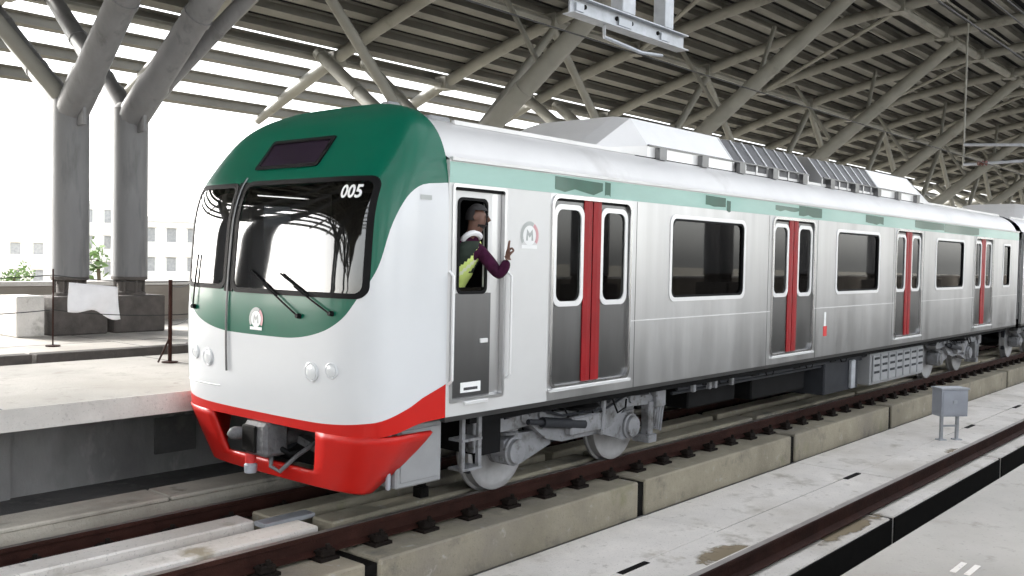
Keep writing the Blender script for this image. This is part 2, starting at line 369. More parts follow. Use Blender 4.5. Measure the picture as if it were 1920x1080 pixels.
# ---- plinths: concrete blocks under each rail, with a gap every 4.15 m; upstand beams between the rails
tb = bpy.data.objects['track_bed']
JX = [5.36 + 4.15*k for k in range(-6, 13)]
for i in range(len(JX)-1):
    x0, x1 = JX[i]+0.075, JX[i+1]-0.075
    for (y0, y1) in ((6.07, 7.02), (7.20, 8.40)):
        MB().bbox(x0, x1, y0, y1, -0.621, -0.20, 0.015).build('plinth_block', 'concrete_plinth', tb)
    d = random.uniform(-0.01, 0.01)
    MB().bbox(x0, x1, 6.70, 7.00, -0.201, 0.0+d, 0.015).build('upstand_beam', 'concrete_slab' if x1 < 5.5 else 'concrete_plinth', tb)  # both beams: pale ahead, darker under the train, its shade put into colour
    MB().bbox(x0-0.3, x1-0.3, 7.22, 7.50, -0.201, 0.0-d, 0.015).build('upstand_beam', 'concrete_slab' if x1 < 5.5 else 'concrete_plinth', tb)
for X in JX[:-1]:
    MB().box(X-0.076, X+0.076, 6.10, 8.36, -0.619, -0.23).build('joint_filler', 'clip_dark', tb)
JN = [1.6 + 4.2*k for k in range(-4, 13)]
for i in range(len(JN)-1):
    x0, x1 = JN[i]+0.05, JN[i+1]-0.05
    for (y0, y1) in ((3.36, 3.98), (1.85, 2.50)):
        MB().bbox(x0, x1, y0, y1, -0.621, -0.20, 0.012).build('plinth_block', 'concrete_slab', tb)
    MB().box(x0, x1, 3.345, 3.357, -0.62, -0.215).build('plinth_shade', 'clip_dark', tb)  # black strip: shade on the plinth face put into colour
for (y0, y1) in ((6.07, 7.02), (7.20, 8.40)):
    MB().box(JX[-1]+0.075, XB, y0, y1, -0.621, -0.20).build('plinth_block', 'concrete_plinth', tb)
for X in JN[:-1]:
    MB().box(X-0.051, X+0.051, 3.37, 3.97, -0.619, -0.22).build('joint_filler', 'clip_dark', tb)
MB().box(JN[-1]+0.05, XB, 3.36, 3.98, -0.621, -0.20).build('plinth_block', 'concrete_plinth', tb)

# ---- rails
RP = [(-.075, -.17), (.075, -.17), (.075, -.158), (.012, -.135), (.010, -.045), (.036, -.034), (.036, -.006), (.030, 0), (-.030, 0), (-.036, -.006), (-.036, -.034), (-.010, -.045), (-.012, -.135), (-.075, -.158)]
clip_me = None
def rail(yc, label, clips=True):
    global clip_me
    m = MB().prism(RP, lambda p, q, t: (t, yc+p, q), XA, XB)
    o = m.build('rail', 'rail_rust', origin=(5, yc, -0.17)); tag(o, label, 'rail', 'running rails of the two tracks')
    MB().box(XA, XB, yc-0.028, yc+0.028, 0.0005, 0.002).build('rail_head', 'rail_head', o)
    for i in range(64 if clips else 0):
        X = 0.33 + 0.6*i
        if clip_me is None:
            c = MB()
            c.box(X-0.10, X+0.10, yc-0.19, yc+0.19, -0.20, -0.171)
            for s in (-1, 1):
                c.bbox(X-0.075, X+0.075, yc+s*0.12-0.05, yc+s*0.12+0.05, -0.171, -0.105, 0.012)
                c.tube((X, yc+s*0.15, -0.19), (X, yc+s*0.15, -0.06), 0.022, n=6)
                c.path([(X-0.06, yc+s*0.05, -0.135), (X-0.05, yc+s*0.13, -0.10), (X+0.05, yc+s*0.13, -0.10), (X+0.06, yc+s*0.05, -0.135)], 0.012, 5)
            ob = c.build('rail_clip', 'pad_plate', o); clip_me = ob.data; CLIP0[:] = [X, yc]
        else:
            ob = bpy.data.objects.new('rail_clip', clip_me); col.objects.link(ob); ob.parent = o
            ob.location = (X-CLIP0[0], 0, 0)
CLIP0 = [0, 0]
rail(TC-0.7175, 'rusty brown rail under the near wheels of the train')
rail(TC+0.7175, 'rusty rail of the train track, on the side of the far platform')
rail(NC+0.7175, 'dark rusty rail beside the pale walkway slabs, on the empty track', False)
rail(NC-0.7175, 'dark rusty rail of the empty track, close to the near platform', False)

# loose plate at the beam joint, cable posts
m = MB().bbox(4.95, 5.50, 7.03, 7.19, -0.03, 0.012, 0.004)
tag(m.build('metal_plate', 'galvanised'), 'small pale metal plate bridging the beam gap before the train', 'plate')
m = MB(); m.bbox(6.58, 6.70, 6.76, 6.88, -0.01, 0.10, 0.01); m.bbox(6.60, 6.68, 6.78, 6.86, 0.10, 0.20, 0.01)
tag(m.build('track_beacon', ['clip_dark']), 'short dark post beside the rail under the grey box of the train', 'post')

# signal cabinet on the walkway
cab = thing('trackside_cabinet', (17.35, 4.92, -0.597), 'grey blue metal box on two legs standing on the pale walkway slabs', 'cabinet')
Q = Matrix.Rotation(R(-38), 3, 'Z')
def cb(mb, dx, dy, z, sx, sy, sz):
    p = Q @ Vector((dx, dy, 0)); return mb.cbox((17.35+p.x, 4.92+p.y, z), sx, sy, sz, Q)
cb(MB(), 0, 0, 0.06, 0.50, 0.26, 0.46).build('housing', 'cabinet_blue', cab)
cb(MB(), 0, -0.135, 0.06, 0.45, 0.012, 0.40).build('door', 'cabinet_blue', cab)
cb(MB(), 0, 0, 0.302, 0.54, 0.30, 0.025).build('lid', 'galvanised', cab)
cb(MB(), 0.0, -0.146, 0.08, 0.07, 0.012, 0.05).build('handle', 'galvanised', cab)
for s in (-0.15, 0.15):
    g = MB(); cb(g, s, 0, -0.38, 0.045, 0.045, 0.44); cb(g, s, 0, -0.585, 0.13, 0.13, 0.02); g.build('leg', 'galvanised', cab)
cb(MB(), 0, 0, -0.35, 0.30, 0.03, 0.03).build('brace', 'galvanised', cab)
# stains with a shape of their own
def stain(name, cx, cy, z, rx, ry, mt, label, sd_):
    rnd = random.Random(sd_); n = 26; pts = []
    for i in range(n):
        t = 2*math.pi*i/n; q = 1 + 0.25*math.sin(3*t+sd_) + rnd.uniform(-0.12, 0.12); pts.append((cx+rx*q*math.cos(t), cy+ry*q*math.sin(t)))
    m = MB(); m.add([(px, py, z) for px, py in pts], [tuple(range(n))]); o = m.build(name, mt); tag(o, label, 'stain')
sm = bpy.data.materials.new('stain_soft'); sm.use_nodes = True; MT['stain_soft'] = sm
n_, l_ = sm.node_tree.nodes, sm.node_tree.links; bs = n_['Principled BSDF']; bs.inputs['Base Color'].default_value = (0.27, 0.215, 0.135, 1); bs.inputs['Roughness'].default_value = 0.8
tc_ = n_.new('ShaderNodeTexCoord'); gr = n_.new('ShaderNodeTexGradient'); gr.gradient_type = 'SPHERICAL'; mp_ = n_.new('ShaderNodeMapping'); mp_.inputs['Location'].default_value = (-1, -1, 0); mp_.inputs['Scale'].default_value = (2, 2, 0)
nz = n_.new('ShaderNodeTexNoise'); nz.inputs['Scale'].default_value = 5; nz.inputs['Detail'].default_value = 6
ad = n_.new('ShaderNodeMath'); ad.operation = 'MULTIPLY_ADD'; ad.inputs[1].default_value = 1.6
mr_ = n_.new('ShaderNodeMapRange'); mr_.inputs['From Min'].default_value = 0.95; mr_.inputs['From Max'].default_value = 1.35; mr_.inputs['To Max'].default_value = 0.85
l_.new(tc_.outputs['Generated'], mp_.inputs[0]); l_.new(mp_.outputs[0], gr.inputs[0]); l_.new(tc_.outputs['Object'], nz.inputs['Vector'])
l_.new(nz.outputs['Fac'], ad.inputs[0]); l_.new(gr.outputs['Fac'], ad.inputs[2]); l_.new(ad.outputs[0], mr_.inputs['Value']); l_.new(mr_.outputs[0], bs.inputs['Alpha'])
stain('floor_stain', 8.75, 4.62, -0.5875, 0.55, 0.28, 'stain_soft', 'brown damp stain on the walkway slab nearest the picture bottom', 1)
stain('floor_stain', 12.0, 4.35, -0.5875, 0.50, 0.20, 'stain_soft', 'small dark smudge on the walkway slab midway along the empty track', 2)
stain('plinth_stain', 9.3, 3.50, -0.1975, 0.9, 0.12, 'stain_soft', 'mossy brown stain on the concrete strip beside the near rail', 3)
stain('floor_stain', 16.3, 4.45, -0.5875, 0.5, 0.2, 'stain_soft', 'dark smudge on the slabs just before the grey blue box', 4)

# ================================================================== ROOF
def RZ(Y): return 10.1 - 0.0118*(Y-5.0)**2
YE0, YE1 = -13.4, 23.4                      # eaves
DECK0, DECK1 = 6.3, 20.3                    # sheeted part; far eave bare, unseen near half left open to light the slabs
def arch(y0, y1, n): return [y0+(y1-y0)*i/n for i in range(n+1)]
def ra(Y): return math.atan(-0.0236*(Y-5.0))
roof = thing('station_roof', (30, 5, 9.0), 'arched station roof of grey tubular rafters, close purlins and dark sheeting', 'roof')
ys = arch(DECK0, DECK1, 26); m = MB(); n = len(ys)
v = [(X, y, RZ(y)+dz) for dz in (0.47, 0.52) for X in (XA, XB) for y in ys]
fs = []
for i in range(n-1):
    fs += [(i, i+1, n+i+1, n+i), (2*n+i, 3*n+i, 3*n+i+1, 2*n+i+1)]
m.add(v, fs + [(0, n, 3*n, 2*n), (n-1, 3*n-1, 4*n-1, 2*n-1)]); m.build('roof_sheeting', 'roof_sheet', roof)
Y = YE1; pn = 0
while Y > 5.9:
    a = ra(Y); zc = RZ(Y)+0.32; rot = Matrix.Rotation(a, 3, 'X')
    # cold-formed channel: web, two flanges
    m = MB()
    for (dy, dz, sy, sz) in ((0, 0.0, 0.018, 0.24), (0.08 if Y < DECK1 else 0.05, -0.115, 0.26 if Y < DECK1 else 0.14, 0.014), (-0.055, 0.115, 0.12, 0.014)):
        p = rot @ Vector((0, dy, dz)); m.cbox(((XA+XB)/2, Y+p.y, zc+p.z), XB-XA, sy, sz, rot)
    p = rot @ Vector((0, 0.205 if Y < DECK1 else 0.115, -0.09)); m.cbox(((XA+XB)/2, Y+p.y, zc+p.z), XB-XA, 0.014, 0.06, rot)
    m.build('purlin', 'purlin', roof); pn += 1
    Y -= 0.70 if Y < DECK1+0.5 else 1.0
RX = [7.88 + 4.1*k for k in range(-10, 24)]
for X in RX:
    yy = arch(YE0, YE1, 22); MB().path([(X, y, RZ(y)) for y in yy], [0.11]+[0.165]*21+[0.11], 10).build('rafter', 'steel_roof', roof, smooth=True)
for yl, r_ in ((9.8, 0.13), (16.0, 0.12), (20.0, 0.10), (0.2, 0.13), (-6.0, 0.12), (-10.0, 0.10)):      # longitudinal tubes
    MB().tube((XA, yl, RZ(yl)-0.06), (XB, yl, RZ(yl)-0.06), r_, n=8).build('longitudinal_tube', 'steel_roof', roof, smooth=True)
for i in range(len(RX)-1):                  # diagonal bracing in the roof plane
    if RX[i] < -8 or RX[i] > 75: continue
    s = 1 if i % 2 else -1
    for (ya, yb) in ((9.8, 16.0),) if i % 2 else ():
        A, B = (RX[i], ya, RZ(ya)-0.1), (RX[i+1], yb, RZ(yb)-0.1)
        if s < 0: A, B = (RX[i], yb, RZ(yb)-0.1), (RX[i+1], ya, RZ(ya)-0.1)
        MB().tube(A, B, 0.065, n=7).build('brace', 'steel_roof', roof, smooth=True)
for k, (yw, zw) in enumerate(((8.8, 0.30), (11.4, 0.28), (13.2, 0.3))):       # service conduits under the sheeting
    MB().tube((XA, yw, RZ(yw)+0.12), (XB, yw, RZ(yw)+0.12), 0.035, n=6).build('conduit', 'steel_roof', roof)

for X in RX:
    if not 0 < X < 60: continue
    for yl in (9.8, 16.0, 20.0):
        MB().cbox((X, yl, RZ(yl)-0.02), 0.42, 0.42, 0.36).build('node_plate', 'steel_roof', roof)

# ---- branching columns in pairs
ORD = ['first', 'second', 'third', 'fourth', 'fifth', 'sixth', 'seventh', 'eighth', 'ninth', 'tenth']
def column(Xc, Yc, s, which, label, group):
    """s: +1 arms reach inward to -Y (far side), -1 mirrored"""
    t = thing('roof_column', (Xc, Yc, 0.97), label, 'column', group)
    MB().bbox(Xc-0.46, Xc+0.46, Yc-0.40, Yc+0.40, 0.971, 1.60, 0.02).build('pedestal', 'brick_grey', t)
    nk = MB().lathe((Xc, Yc, 1.60), (0, 0, 1), [(0, 0.27), (0.05, 0.27), (0.06, 0.20), (0.24, 0.22), (0.27, 0.30), (0.32, 0.30)], 20)
    for i in range(8):
        a = 2*math.pi*i/8; nk.tube((Xc+0.25*math.cos(a), Yc+0.25*math.sin(a), 1.6), (Xc+0.25*math.cos(a), Yc+0.25*math.sin(a), 1.86), 0.02, n=6)
    nk.build('neck', 'brick_grey', t, smooth=True)
    MB().lathe((Xc, Yc, 1.92), (0, 0, 1), [(0, 0.30), (2.55, 0.295), (2.9, 0.29), (3.0, 0.20)], 24).build('shaft', 'steel_column', t, smooth=True)
    sp = which                               # the two columns of a pair splay a little apart
    thin = 0.55 if (which < 0 and Xc > 12) else 1.0
    ends = ([] if thin < 1 else [((Xc+sp*0.35, Yc-s*6.4), 0.24, 0.19)]) + [((Xc+sp*0.25, Yc+s*3.7), 0.19, 0.16)]
    if which > 0 and Xc < 12: ends += [((Xc+2.4, Yc-s*5.0), 0.14, 0.12)]
    for (ex, ey), ra_, rb_ in ends:
        a = Vector((Xc, Yc, 4.62)); b = Vector((ex, ey, RZ(ey)-0.10)); d = (b-a).normalized()
        g = MB().path([a, a+d*0.9, a+d*1.0, b], [ra_*1.12, ra_*1.12, ra_, rb_], 14)
        g.build('arm', 'steel_column' if Xc < 12 else 'steel_roof', t, smooth=True)
        for fr in (0.30, 0.62, 0.97):
            p = a.lerp(b, fr); rr = (ra_+(rb_-ra_)*fr)*1.1; MB().tube(p-d*0.05, p+d*0.05, rr, n=14).build('flange', 'steel_column' if Xc < 12 else 'steel_roof', t, smooth=True)
    dx = which*3.7
    a = Vector((Xc, Yc, 4.7)); b = Vector((Xc+dx, Yc, RZ(Yc)-0.1))
    MB().tube(a, b, 0.125, 0.11, 10).build('brace', 'steel_roof', t, smooth=True)
    # small struts from the inner arm up to the rafters
    a = Vector((Xc, Yc, 4.62)); b = Vector((Xc+sp*0.35, Yc-s*6.4, RZ(Yc-s*6.4)-0.1)); p = a.lerp(b, 0.55); q = a.lerp(b, 0.38)
    for (pp, ex, ey, r_) in ((p, p.x+which*1.6, p.y+s*0.3, 0.065), (q, q.x+which*0.3, q.y+s*1.6, 0.065)) if which > 0 else ():
        MB().tube(pp, (ex, ey, RZ(ey)-0.08), r_, n=8).build('strut', 'steel_roof', t, smooth=True)
    MB().bbox(Xc-0.03, Xc+0.03, Yc-0.5, Yc+0.5, 4.40, 4.95, 0.01).build('gusset', 'steel_column', t)
for k in range(-4, 11):
    Xk = 7.88 + 8.2*k
    for which in (-1, 1):
        Xc = Xk + which*0.52
        if k == 0: lab, g = ('left-hand' if which < 0 else 'right-hand') + ' grey steel column of the pair beside the train front, branching upward', 'branching columns on the far platform'
        elif 0 < k < 9: lab, g = '%s grey branching column of the %s column pair counted from the train front' % ('nearer' if which < 0 else 'farther', ORD[k]), 'branching columns on the far platform'
        else: lab, g = 'branching grey roof column of the far platform, beyond the picture or lost in the distance', 'far platform columns out of sight'
        column(Xc, 16.0, 1, which, lab, g)
        if -3 <= k <= 7: column(Xc, -6.0, -1, which, 'branching grey roof column on the near platform, behind the camera', 'branching columns on the near platform')

# ================================================================== TRAIN
XN = 5.90                                   # where the moulded cab front meets the side walls
W0 = 1.475
def interp(tab, x):
    if x <= tab[0][0]: return tab[0][1]
    if x >= tab[-1][0]: return tab[-1][1]
    for i in range(len(tab)-1):
        (x0, y0), (x1, y1) = tab[i], tab[i+1]
        if x0 <= x <= x1:
            m0 = (y1-(tab[i-1][1] if i else y0))/(x1-(tab[i-1][0] if i else x0)); m1 = ((tab[i+2][1] if i+2 < len(tab) else y1)-y0)/((tab[i+2][0] if i+2 < len(tab) else x1)-x0)
            h = x1-x0; t = (x-x0)/h
            return (2*t**3-3*t*t+1)*y0 + (t**3-2*t*t+t)*h*m0 + (-2*t**3+3*t*t)*y1 + (t**3-t*t)*h*m1
XC = [(0.86, 5.05), (1.2, 5.01), (1.6, 4.995), (1.95, 5.0), (2.4, 5.03), (2.75, 5.07), (3.0, 5.155), (3.15, 5.26), (3.3, 5.375), (3.45, 5.49), (3.58, 5.605), (3.68, 5.73), (3.75, 5.85), (3.78, 5.90)]
ZT = 3.78
def dep(z): return max(0.0, XN - interp(XC, z))
def wid(z, top=ZT): return W0 if z <= 2.6 else W0*max(0.0, 1-((z-2.6)/(top-2.6))**3.6)**(1/3.6)
NE = 5.4
def nose(phi, z):
    c, s = abs(math.cos(phi))**(2/NE), abs(math.sin(phi))**(2/NE)
    return (XN-dep(z)*c, TC + math.copysign(wid(z)*s, phi), z)
def nose_y(y, z, off=0.0):                   # y: distance from the centre line, + towards the far platform
    q = min(1.0, abs(y)/wid(z)); return Vector((XN-dep(z)*(1-q**NE)**(1/NE)-off, TC+y, z))
ZG = [(0.0, 1.66)]
for (yy, zz) in ((0.5, 1.668), (0.8, 1.715), (1.0, 1.785), (1.15, 1.89), (1.25, 2.03)): ZG.append((math.degrees(math.asin((yy/W0)**(NE/2))), zz))
for (cc, zz) in ((0.80, 2.30), (0.72, 2.62), (0.6, 2.86), (0.45, 2.97), (0.3, 3.0), (0.0, 3.02)): ZG.append((math.degrees(math.acos(cc**(NE/2))), zz))
ZG.sort()
ZRD = [(0.0, 0.965)]
for (yy, zz) in ((0.9, 0.975), (1.25, 1.005)): ZRD.append((math.degrees(math.asin((yy/W0)**(NE/2))), zz))
for (cc, zz) in ((0.75, 1.04), (0.5, 1.12), (0.3, 1.20), (0.0, 1.29)): ZRD.append((math.degrees(math.acos(cc**(NE/2))), zz))
ZB = [(0, 0.885), (45, 0.885), (75, 0.93), (90, 1.0)]
NCOL = 112
def phis():
    out = []
    for i in range(NCOL+1):
        t = -1+2*i/NCOL; out.append(math.copysign(abs(t)**1.5, t)*R(90))
    return out
PH = phis()
PANES = [(-1.325, 0.40, 2.04, 3.03), (0.51, 1.23, 2.06, 3.02)]
def rows(tab0, tab1, n, ease=None):
    g = []
    for p in PH:
        a = abs(math.degrees(p)); z0 = tab0(a); z1 = tab1(a)
        g.append([nose(p, z0+(z1-z0)*((j/n) if ease is None else ease(j/n))) for j in range(n+1)])
    return g
def grid_mesh(g, skip=None):
    n = len(g[0]); m = MB(); v = [q for c in g for q in c]; fs = []
    for i in range(len(g)-1):
        for j in range(n-1):
            q = [i*n+j, (i+1)*n+j, (i+1)*n+j+1, i*n+j+1]
            if skip:
                cy = sum(v[k][1] for k in q)/4-TC; cz = sum(v[k][2] for k in q)/4; cx = sum(v[k][0] for k in q)/4
                if skip(cx, cy, cz): continue
            fs.append(q)
    return m.add(v, fs)

car = thing('metro_car', (15.5, TC, 0), 'leading metro car with white, green and red cab and brushed steel sides', 'train car', 'cars of the metro train')
nosep = part('cab_front', car)
grid_mesh(rows(lambda a: interp(ZB, a), lambda a: interp(ZRD, a), 4)).build('red_band', 'red_paint', nosep, True)
grid_mesh(rows(lambda a: interp(ZRD, a), lambda a: interp(ZG, a), 22)).build('white_panel', 'white_paint', nosep, True)
def inpane(cx, cy, cz): return cx < 5.62 and any(a+0.03 < cy < b-0.03 and c+0.03 < cz < d-0.03 for a, b, c, d in PANES)
grid_mesh(rows(lambda a: interp(ZG, a), lambda a: ZT, 46, lambda t: 1-(1-t)**1.7), inpane).build('green_hood', 'green_paint', nosep, True)
# closing lip behind the hood
m = MB(); rim = [nose(R(90), 1.0+(ZT-1.0)*(1-(1-j/30)**2)) for j in range(31)]
v = [(XN, p[1], p[2]) for p in rim] + [(XN+0.012, TC+(p[1]-TC)*0.985, 1.0+(p[2]-1.0)*0.99) for p in rim]; n = 31
fs = [(i, i+1, n+i+1, n+i) for i in range(30)]
m.add(v, fs); m.add([(x_, 2*TC-y_, z_) for x_, y_, z_ in v], fs); m.build('seam', 'black_rubber', nosep)

def patch(y0, y1, z0, z1, r, off, back, ny=26, nz=16, hole=None):
    """pane following the moulded front, rounded corners, thin rim turned back"""
    m = MB(); g = []
    for j in range(nz+1):
        t = j/nz; z = z0+(z1-z0)*t
        e = min(z-z0, z1-z); ins = 0 if e >= r else r-math.sqrt(max(0, r*r-(r-e)**2))
        g.append([(y0+ins+(y1-y0-2*ins)*i/ny, z) for i in range(ny+1)])
    v = [nose_y(y, z, off) for row in g for (y, z) in row]; fs = []; n = ny+1
    for j in range(nz):
        for i in range(ny): fs.append((j*n+i, j*n+i+1, (j+1)*n+i+1, (j+1)*n+i))
    m.add(v, fs)
    ed = [g[0][i] for i in range(n)] + [g[j][-1] for j in range(1, nz+1)] + [g[-1][i] for i in range(ny-1, -1, -1)] + [g[j][0] for j in range(nz-1, 0, -1)]
    k = len(ed); vv = [nose_y(y, z, off) for y, z in ed] + [nose_y(y, z, back) for y, z in ed]
    m.add(vv, [(i, (i+1) % k, k+(i+1) % k, k+i) for i in range(k)]); return m
def frame_patch(y0, y1, z0, z1, wd, r, off, ny=40, nz=26):
    m = MB(); v = []; fs = []; per = []
    def rr(a0, a1, b0, b1, rad, k=6, ns=10):
        pts = []
        cs = ((a1-rad, b1-rad, 0), (a0+rad, b1-rad, 90), (a0+rad, b0+rad, 180), (a1-rad, b0+rad, 270))
        for q, (cx, cz, st) in enumerate(cs):
            for i in range(k+1): t = R(st+90*i/k); pts.append((cx+rad*math.cos(t), cz+rad*math.sin(t)))
            nx = cs[(q+1) % 4]; t = R(st+90); A = (cx+rad*math.cos(t), cz+rad*math.sin(t)); B = (nx[0]+rad*math.cos(t), nx[1]+rad*math.sin(t))
            for i in range(1, ns): pts.append((A[0]+(B[0]-A[0])*i/ns, A[1]+(B[1]-A[1])*i/ns))
        return pts
    o = rr(y0, y1, z0, z1, r); i_ = rr(y0+wd, y1-wd, z0+wd, z1-wd, r*0.7); n = len(o)
    v = [nose_y(y, z, 0.0) for y, z in o] + [nose_y(y, z, off) for y, z in o] + [nose_y(y, z, off) for y, z in i_] + [nose_y(y, z, 0.0) for y, z in i_]
    for a in range(3):
        for i in range(n): j = (i+1) % n; fs.append((a*n+i, a*n+j, (a+1)*n+j, (a+1)*n+i))
    return m.add(v, fs)
for (a, b, c, d), nm in zip(PANES, ('windscreen', 'front_door_window')):
    wp = part(nm, car)
    patch(a, b, c, d, 0.09, 0.006, -0.004).build('pane', 'glass_screen', wp, True)
    frame_patch(a-0.012, b+0.012, c-0.012, d+0.012, 0.045, 0.10, 0.012).build('surround', 'black_rubber', wp, True)
# windscreen header behind the glass (sun blind) is dark
patch(0.382, 0.528, 2.03, 3.035, 0.01, 0.009, -0.01, 4, 16).build('windscreen_pillar', 'black_rubber', car, True)
# divider bar and seams of the front door
m = MB(); m.path([nose_y(0.455, 1.30+1.78*i/24, 0.014) for i in range(25)], 0.010, 6); m.build('grab_rail', 'stainless_dark', car, True)
m = MB()
m.path([nose_y(0.60+0.02*i, 1.145, 0.002) for i in range(36)], 0.006, 5); m.path([nose_y(1.31-0.0*i, 1.145+0.03*i, 0.001) for i in range(26)], 0.004, 5)
m.build('front_door_seam', 'decal_grey', car)
# destination display
m = patch(-0.46, 0.40, 3.18, 3.42, 0.02, 0.008, -0.03, 14, 6); dd = part('destination_display', car); m.build('screen', 'headcode', dd, True)
frame_patch(-0.49, 0.43, 3.155, 3.445, 0.035, 0.03, 0.02).build('bezel', 'black_rubber', dd, True)
# fleet number on the glass
text_mesh('005', 0.15, lambda x_, y_: nose_y(-1.10-x_, 2.905+y_, 0.011), 'fleet_number', 'decal_white', car, bold=0.004)
# wipers
for (yb, y0, z0, y1, z1) in ((-0.62, -0.62, 1.86, 0.10, 2.22), (-1.02, -1.02, 1.90, -0.35, 2.20), (1.05, 1.05, 1.86, 1.0, 2.35)):
    wp = part('wiper', car); m = MB()
    m.path([nose_y(y0+(y1-y0)*0.7*i/6, z0+(z1-z0)*0.7*i/6, 0.025) for i in range(7)], 0.008, 6); m.lathe(nose_y(y0, z0, 0.0), (-1, 0, 0.1), [(0, 0.024), (0.04, 0.02)], 10); m.build('arm', 'black_rubber', wp)
    m = MB(); m.path([nose_y(y0+(y1-y0)*(0.42+0.58*i/8), z0+(z1-z0)*(0.42+0.58*i/8)+0.012, 0.022) for i in range(9)], 0.009, 5); m.build('blade', 'black_rubber', wp)
# head and tail lamps in shallow round recesses
for s in (-1, 1):
    for (yy, zz, r_) in ((0.78, 1.40, 0.068), (1.02, 1.43, 0.055)):
        lp = part('headlamp', car); p = nose_y(s*yy, zz, 0); q = (nose_y(s*yy+0.02, zz)-nose_y(s*yy-0.02, zz)).normalized(); nr = Vector((0, 0, 1)).cross(q).normalized()
        if nr.x > 0: nr = -nr
        MB().lathe(p, nr, [(-0.01, r_*1.25), (0.008, r_*1.25), (0.012, r_*1.12), (0.004, r_)], 20).build('bezel', 'white_paint', lp, True)
        MB().lathe(p, nr, [(0.0, r_), (0.010, r_*0.93), (0.016, r_*0.6), (0.018, 0.01)], 20).build('lens', 'lamp_lens', lp, True)

def emblem(parent, fn, s):
    e = part('emblem', parent)
    def arc(r0, r1, a0, a1, n=10):
        m = MB(); v = []
        for i in range(n+1):
            t = R(a0+(a1-a0)*i/n); v += [fn(s*r0*math.cos(t), s*r0*math.sin(t)), fn(s*r1*math.cos(t), s*r1*math.sin(t))]
        return m.add(v, [(2*i, 2*i+1, 2*i+3, 2*i+2) for i in range(n)])
    def quad(x0, x1, z0, z1): return MB().add([fn(s*x0, s*z0), fn(s*x1, s*z0), fn(s*x1, s*z1), fn(s*x0, s*z1)], [(0, 1, 2, 3)])
    m = arc(0.72, 1.0, 62, 215); m.build('grey_arc', 'decal_grey', e)
    m = arc(0.72, 1.0, -35, 58); m.build('pink_arc', 'decal_pink', e)
    m = arc(0.0, 0.70, 0, 360, 20); m.build('disc', 'decal_white', e)
    m = MB().add([fn(s*x_, s*z_) for x_, z_ in ((-0.4, -0.35), (-0.2, -0.35), (-0.2, 0.05), (0, -0.15), (0.2, 0.05), (0.2, -0.35), (0.4, -0.35), (0.3, 0.45), (0.0, 0.15), (-0.3, 0.45))], [tuple(range(10))])
    for q in range(len(m.v)):
        pass
    m.v = [tuple(Vector(p)+Vector(fn.nrm)*0.002) for p in m.v]; m.build('monogram', 'decal_grey', e)
    quad(-0.85, 0.85, -0.92, -0.66).build('caption', 'decal_white', e)
def femb(x_, z_): return nose_y(-x_, 1.80+z_, 0.006)
femb.nrm = (-1, 0, 0)
emblem(car, femb, 0.105)

